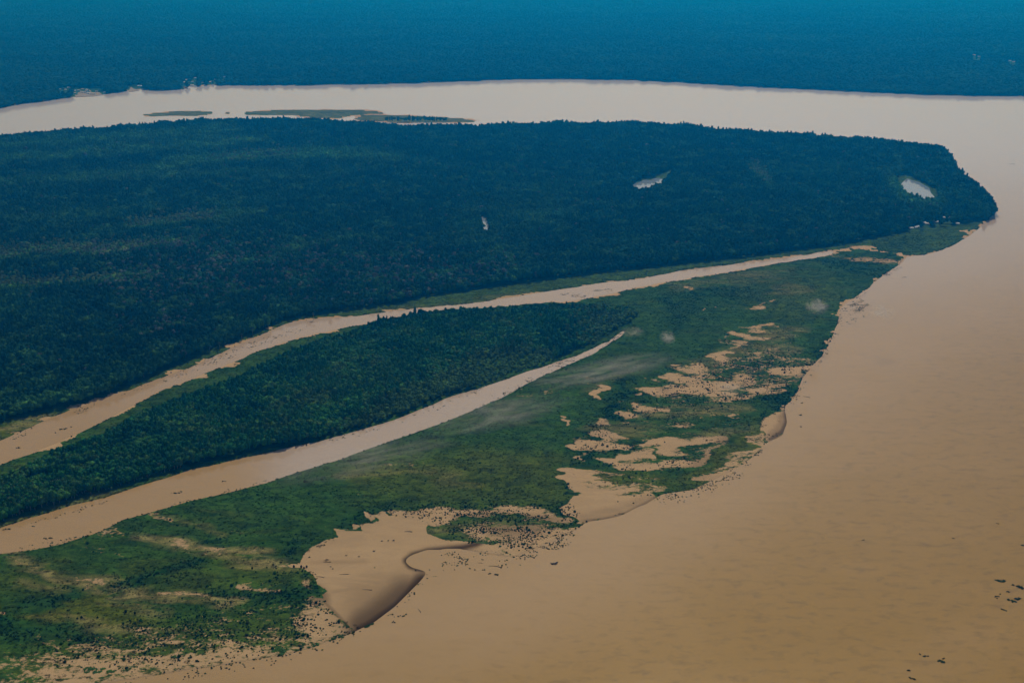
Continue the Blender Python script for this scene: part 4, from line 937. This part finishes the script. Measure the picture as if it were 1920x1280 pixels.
for c in ((-4.4, .2), (4.6, 1.2), (1, -1.5)): blob(bm, Vector((c[0], c[1], .3)), 1.6, .45, 1, .5, int(c[0] * 10) + 60); leaves(bm, Vector((c[0], c[1], .3)), 1.6, .6, 30, .4, rnd)
me = bpy.data.meshes.new('plants'); bm.to_mesh(me); bm.free(); me.materials.append(M_leaf); o = mesh_obj('plants', me, t); o['tint'] = (.02, .03, .008)
# branch heap on the silt bar
t = empty('branch_heap', at(613, 1051, .8), 0); tag(t, 'heap of thin dark branches on the silt bar above a low log', 'driftwood')
bm = bmesh.new()
for k in range(9):
    a = Vector((rnd.uniform(-4, 4), rnd.uniform(-1.5, 5), .3)); d = Vector((1, rnd.uniform(-.5, .2), rnd.uniform(0, .4))).normalized() * rnd.uniform(2, 6); limb(bm, a - d * .5, a + d * .5, .3, .12, 5)
me = bpy.data.meshes.new('branches'); bm.to_mesh(me); bm.free(); me.materials.append(M_wood); mesh_obj('branches', me, t)
# snags on the bar
for a, b_, s, lab in ((649, 1041, 2.2, 'small dark stump on the silt bar, left of a matching clod'), (673, 1043, 2.4, 'flat dark clod on the silt bar right of the small stump'), (701, 1033, 3.0, 'dark three cornered snag in the middle of the silt bar'), (620, 1062, 2.0, 'small dark stump, left one of a pair on the silt bar'),
                      (624, 1066, 2.0, 'small dark stump, right one of a pair on the silt bar'), (587, 1073, 2.0, 'small dark stump near the green point on the silt bar'), (1461, 790, 1.8, 'tiny dark stump on the crescent sandbar'), (738, 1013, 3.2, 'dark clump of roots high on the silt bar'), (716, 1014, 2.4, 'brown clump of roots left of the dark one, high on the silt bar')):
    t = empty('tree_stump', at(a, b_, .75), random.uniform(0, 6)); tag(t, lab, 'stump'); bm = bmesh.new()
    limb(bm, Vector((0, 0, -.3)), Vector((.2, .1, s * .5)), s * .3, s * .22, 7)
    me = bpy.data.meshes.new('stem'); bm.to_mesh(me); bm.free(); me.materials.append(M_wood); mesh_obj('stem', me, t)
    bm = bmesh.new()
    for k in range(6): limb(bm, Vector((0, 0, .1)), Vector((math.cos(k * 1.05) * s, math.sin(k * 1.05) * s * .8, random.uniform(0, .5) * s)), s * .18, s * .05, 5)
    me = bpy.data.meshes.new('roots'); bm.to_mesh(me); bm.free(); me.materials.append(M_wood); mesh_obj('roots', me, t)

# ------------------------------------------------------------------ houses
def house_meshes(w, d, h_, roofm):
    out = []
    bm = bmesh.new()
    v = [bm.verts.new(p) for p in ((-w/2, -d/2, 0), (w/2, -d/2, 0), (w/2, d/2, 0), (-w/2, d/2, 0), (-w/2, -d/2, h_), (w/2, -d/2, h_), (w/2, d/2, h_), (-w/2, d/2, h_), (-w/2, 0, h_ + d * .26), (w/2, 0, h_ + d * .26))]
    for f in ((0, 1, 5, 4), (2, 3, 7, 6), (1, 2, 6, 9, 5), (3, 0, 4, 8, 7), (3, 2, 1, 0), (4, 5, 9, 8), (8, 9, 6, 7)): bm.faces.new([v[i] for i in f])
    me = bpy.data.meshes.new('wall'); bm.to_mesh(me); bm.free(); me.materials.append(M_wall); out.append(('wall', me))
    bm = bmesh.new(); o = .9; t = .15
    for s in (-1, 1):
        a = [(-w/2 - o, s * (d/2 + o), h_ - o * .5 + .05), (w/2 + o, s * (d/2 + o), h_ - o * .5 + .05), (w/2 + o, 0, h_ + d * .26 + .1), (-w/2 - o, 0, h_ + d * .26 + .1)]
        lo = [bm.verts.new(p) for p in a]; hi = [bm.verts.new((p[0], p[1], p[2] + t)) for p in a]
        bm.faces.new(lo); bm.faces.new(hi[::-1])
        for i in range(4): bm.faces.new([lo[i], lo[(i + 1) % 4], hi[(i + 1) % 4], hi[i]])
    bmesh.ops.recalc_face_normals(bm, faces=bm.faces)
    me = bpy.data.meshes.new('roof'); bm.to_mesh(me); bm.free(); me.materials.append(roofm); out.append(('roof', me))
    def box(nm, x, z, ww, hh):
        bm = bmesh.new(); r_ = bmesh.ops.create_cube(bm, size=1)
        for q in r_['verts']: q.co = Vector((q.co.x * ww + x, q.co.y * .12 - d/2 - .04, q.co.z * hh + z))
        me = bpy.data.meshes.new(nm); bm.to_mesh(me); bm.free(); me.materials.append(M_dark); out.append((nm, me))
    box('door', 0, 1.05, 1.0, 2.1); box('window', -w * .3, 1.7, 1.1, .9); box('window', w * .3, 1.7, 1.1, .9)
    return out
H = {}
def house(px_, py_, w, d, roof, ang, label, group, stilt=1.5):
    key = (w, d, roof)
    if key not in H: H[key] = house_meshes(w, d, 3.0, {'white': M_zinc, 'rust': M_rust, 'blue': M_bluer}[roof])
    t = empty('village_house', at(px_, py_, 1.0 + stilt), ang); tag(t, label, 'house', group)
    for nm, me in H[key]: mesh_obj(nm, me, t)
    bm = bmesh.new()
    for x in (-w/2 + .4, w/2 - .4):
        for y in (-d/2 + .4, d/2 - .4): limb(bm, Vector((x, y, -stilt - .8)), Vector((x, y, -.01)), .16, .16, 6)
    me = bpy.data.meshes.new('stilts'); bm.to_mesh(me); bm.free(); me.materials.append(M_bark); mesh_obj('stilts', me, t)
    return t
V1 = 'houses of the left riverside village'; V2 = 'houses of the right riverside village'; V3 = 'houses at the point of the large island'
clear_pts = []
for a, b_, w, d, rf, lab in ((140, 171, 15, 10, 'white', 'white roofed house at the left end of the left riverside village'), (141, 175, 12, 8, 'white', 'white roofed house nearest the water at the left end of the left village'), (148, 170, 16, 10, 'rust', 'weathered roof house in the left village, first behind the white ones'),
        (154, 173, 18, 11, 'white', 'bright white roofed house near the centre of the left riverside village'), (159, 174, 12, 8, 'white', 'small white roofed house right of the bright one, left village'), (162, 172, 16, 10, 'rust', 'weathered roof house behind the centre of the left village'), (166, 175, 20, 10, 'white', 'long white roofed shed toward the right of the left village'),
        (174, 176.5, 34, 12, 'white', 'longest white roofed building standing on the bank of the left village'), (155, 168, 16, 10, 'rust', 'hindmost weathered roof house of the left village'), (163, 169, 13, 9, 'white', 'pale roofed house at the back of the left village'), (181, 172, 14, 9, 'rust', 'weathered roof house at the right end of the left village'),
        (129, 165, 15, 9, 'white', 'white roofed house in the trees just left of the left village'), (123, 169, 11, 8, 'white', 'small white roofed house in the trees left of the left village'), (113, 168, 10, 8, 'blue', 'pale blue roofed house farthest left of the left village'), (196, 174, 12, 8, 'blue', 'pale roofed house alone right of the left village'),
        (26, 183, 12, 8, 'blue', 'pale roofed house alone near the left edge on the far bank')):
    house(a, b_, w, d, rf, random.uniform(-.3, .3), lab, V1); clear_pts.append((a, b_))
house(262, 162, 26, 9, 'white', .1, 'white roofed house above the bare landing between the two villages', 'houses near the landing')
for a, b_, w, d, rf, lab in ((345, 155, 18, 10, 'white', 'white roofed house at the left end of the right riverside village'), (351, 150.5, 20, 9, 'white', 'long white roofed house up behind the left end of the right village'), (360, 161, 22, 12, 'white', 'largest white roofed house close to the water in the right village'), (366, 162, 9, 9, 'white', 'small white roofed house next to the largest one, right village'),
        (361, 154, 12, 9, 'blue', 'pale roofed house behind the largest one, right village'), (366, 147, 14, 8, 'white', 'white roofed house farthest from the water in the right village'), (380, 156, 14, 8, 'blue', 'pale bluish roofed house in the middle of the right village'), (394, 154.5, 13, 10, 'white', 'white roofed house alone toward the right of the right village'), (404, 150, 12, 9, 'blue', 'dim pale roofed house behind the right of the right village'), (421, 145, 11, 8, 'blue', 'last pale roofed house far right of the right village')):
    house(a, b_, w, d, rf, random.uniform(-.3, .3), lab, V2); clear_pts.append((a, b_))
for a, b_, w, lab in ((1708, 425.5, 14, 'white roofed house farthest left among those at the island point'), (1717, 424, 9, 'small bright white roofed hut second from the left at the island point'), (1732, 415.5, 13, 'white roofed house at the left of the touching pair at the island point'), (1738, 417, 12, 'white roofed house at the right of the touching pair at the island point'),
        (1756, 414, 16, 'long white roofed house in the middle of the island point row'), (1769.5, 405.5, 12, 'white roofed house, left of the upper pair at the island point'), (1779.5, 405.5, 11, 'white roofed house, right of the upper pair at the island point'), (1795, 417, 11, 'white roofed house nearest the green meadow at the island point'), (1721, 422.5, 8, 'tiny pale hut right of the small bright one at the island point')):
    house(a, b_ + 3, w, 8, 'white', random.uniform(-.3, .3), lab, V3); clear_pts.append((a, b_ + 3))
for a, b_, lab in ((1836, 107, 'lone white roofed house deep in the far forest at upper right'), (1893, 115, 'pale roofed house in the far forest close to the upper right edge'), (1901, 117, 'small pale roofed house beside the one near the upper right edge'), (1826, 104, 'dim pale roofed house left of the lone white one at upper right')):
    house(a, b_, 20, 11, 'blue' if a in (1836, 1893) else 'rust', 0, lab, 'houses in the far forest', stilt=2); clear_pts.append((a, b_))
# bare earth of the village and landing
def earth(name, pts, label, z=1.35):
    bm = bmesh.new(); n = len(pts)
    top = [bm.verts.new(at(a, b_, z)) for a, b_ in pts]; bot = [bm.verts.new(v.co + Vector((0, 0, -1.6))) for v in top]
    bm.faces.new(top[::-1]); [bm.faces.new([top[i], top[(i + 1) % n], bot[(i + 1) % n], bot[i]]) for i in range(n)]
    bmesh.ops.recalc_face_normals(bm, faces=bm.faces)
    me = bpy.data.meshes.new(name); bm.to_mesh(me); bm.free(); me.materials.append(M_earth); tag(mesh_obj(name, me), kind='structure', label=label)
earth('village_ground', [(137, 172), (148, 167), (163, 166), (170, 170), (185, 172), (192, 178), (176, 180.5), (142, 182)], 'bare earth among the houses of the left village')
earth('landing_bank', [(241, 171), (244, 165.5), (247, 161), (249, 166), (256, 168), (261, 169.5), (244, 172.5)], 'bare earth landing on the far bank')

# remove trees standing on the houses and the village ground
def thin(obj_name, rules):
    o = bpy.data.objects[obj_name]; me = o.data; n = len(me.vertices)
    co = np.empty(n * 3, np.float32); me.vertices.foreach_get('co', co); co = co.reshape(-1, 3)
    px, py = to_photo(co[:, 0], co[:, 1]); kill = np.zeros(n, bool)
    for (a, b_, rx, up, dn) in rules: kill |= (np.abs(px - a) < rx) & (py > b_ - up) & (py < b_ + dn)
    if not kill.any(): return
    bm = bmesh.new(); bm.from_mesh(me); bm.verts.ensure_lookup_table()
    bmesh.ops.delete(bm, geom=[bm.verts[i] for i in np.nonzero(kill)[0]], context='VERTS'); bm.to_mesh(me); bm.free()
rules = [(a, b_, 4.5 if b_ > 300 else 4.6, 1.5 if b_ < 300 else 3, 13 if b_ < 300 else 14) for a, b_ in clear_pts] + [(250, 165, 13, 3, 12), (262, 162, 6, 1.5, 12), (164, 172, 26, 6, 12)]
for nm in ('far_bank_forest', 'far_bank_fringe_forest', 'large_island_forest'): thin(nm, rules)

# ------------------------------------------------------------------ air: haze and thin low clouds
def volume_mat(name, color, density, hetero=None, g_=0.2):
    m = bpy.data.materials.new(name); m.use_nodes = True; nt = m.node_tree
    for n in list(nt.nodes): nt.nodes.remove(n)
    B = NB(nt); out = B.n('ShaderNodeOutputMaterial'); v = B.n('ShaderNodeVolumePrincipled')
    v.inputs['Color'].default_value = (*color, 1); v.inputs['Density'].default_value = density; v.inputs['Anisotropy'].default_value = g_
    B.l(v.outputs[0], out.inputs['Volume'])
    return m, nt, v, B
def box_obj(name, lo, hi, m):
    bm = bmesh.new(); r_ = bmesh.ops.create_cube(bm, size=1)
    for v in r_['verts']: v.co = Vector(((v.co.x + .5) * (hi[0] - lo[0]) + lo[0], (v.co.y + .5) * (hi[1] - lo[1]) + lo[1], (v.co.z + .5) * (hi[2] - lo[2]) + lo[2]))
    me = bpy.data.meshes.new(name); bm.to_mesh(me); bm.free(); me.materials.append(m); return mesh_obj(name, me)
M_haze, nt, v, B = volume_mat('blue_air', (.0, .31, .98), 1.0e-4, g_=.65)
v.inputs['Absorption Color'].default_value = (1, 1, 1, 1)
tag(box_obj('haze', (-62000, -3000, -5), (62000, 61500, 1012), M_haze), kind='stuff', label='blue haze thickening toward the horizon')

def wisp(px_, py_, z, sx, sy, sz, ang, dens, label):
    m, nt, v, B = volume_mat('cloud_wisp', (.92, .95, .98), dens, g_=.2)
    tc = B.n('ShaderNodeTexCoord').outputs['Object']
    ln = B.n('ShaderNodeVectorMath', operation='LENGTH'); B.l(tc, ln.inputs[0])
    fall = B.math('SUBTRACT', 1.0, B.ramp(ln.outputs['Value'], .12, .98))
    nz = B.n('ShaderNodeTexNoise'); nz.inputs['Scale'].default_value = 1.9; nz.inputs['Detail'].default_value = 6; nz.inputs['Roughness'].default_value = .65; nz.inputs['Distortion'].default_value = 1.2
    mp = B.n('ShaderNodeMapping'); mp.inputs['Location'].default_value = (px_ * .01, py_ * .02, 0); B.l(tc, mp.inputs[0]); B.l(mp.outputs[0], nz.inputs['Vector'])
    B.l(B.math('MULTIPLY', B.math('MULTIPLY', fall, B.ramp(nz.outputs['Fac'], .42, .72)), dens * 3.6), v.inputs['Density'])
    bm = bmesh.new(); bmesh.ops.create_icosphere(bm, subdivisions=3, radius=1.0); me = bpy.data.meshes.new('thin_cloud'); bm.to_mesh(me); bm.free(); me.materials.append(m)
    o = mesh_obj('thin_cloud', me, None, at(px_, py_, z)); o.scale = (sx, sy, sz); o.rotation_euler = (0, 0, ang)
    tag(o, label, 'cloud')
wisp(1532, 574, 90, 34, 40, 22, 0, .022, 'small white puff of thin cloud over the green flats near the right shore')
wisp(1655, 585, 90, 40, 50, 18, 0, .010, 'faint puff of cloud over the river just off the small reedy islet')
wisp(1252, 632, 90, 22, 32, 16, .2, .022, 'small pale puff at the upper end of the bluish veil over the flats')
wisp(1185, 622, 80, 36, 26, 14, .3, .012, 'thin pale puff at the head of the narrow grey channel')
wisp(1130, 695, 90, 230, 60, 22, .50, .0080, 'long bluish veil of cloud slanting over the flats beside the grey channel')
wisp(930, 775, 90, 200, 80, 20, .50, .0080, 'bluish veil of cloud over the wide end of the grey channel')
wisp(680, 860, 90, 230, 70, 20, .5, .006, 'thin veil of cloud over the middle of the grey channel')
wisp(1370, 730, 80, 40, 34, 16, 0, .010, 'faint puff of cloud over the streaked silt flats')
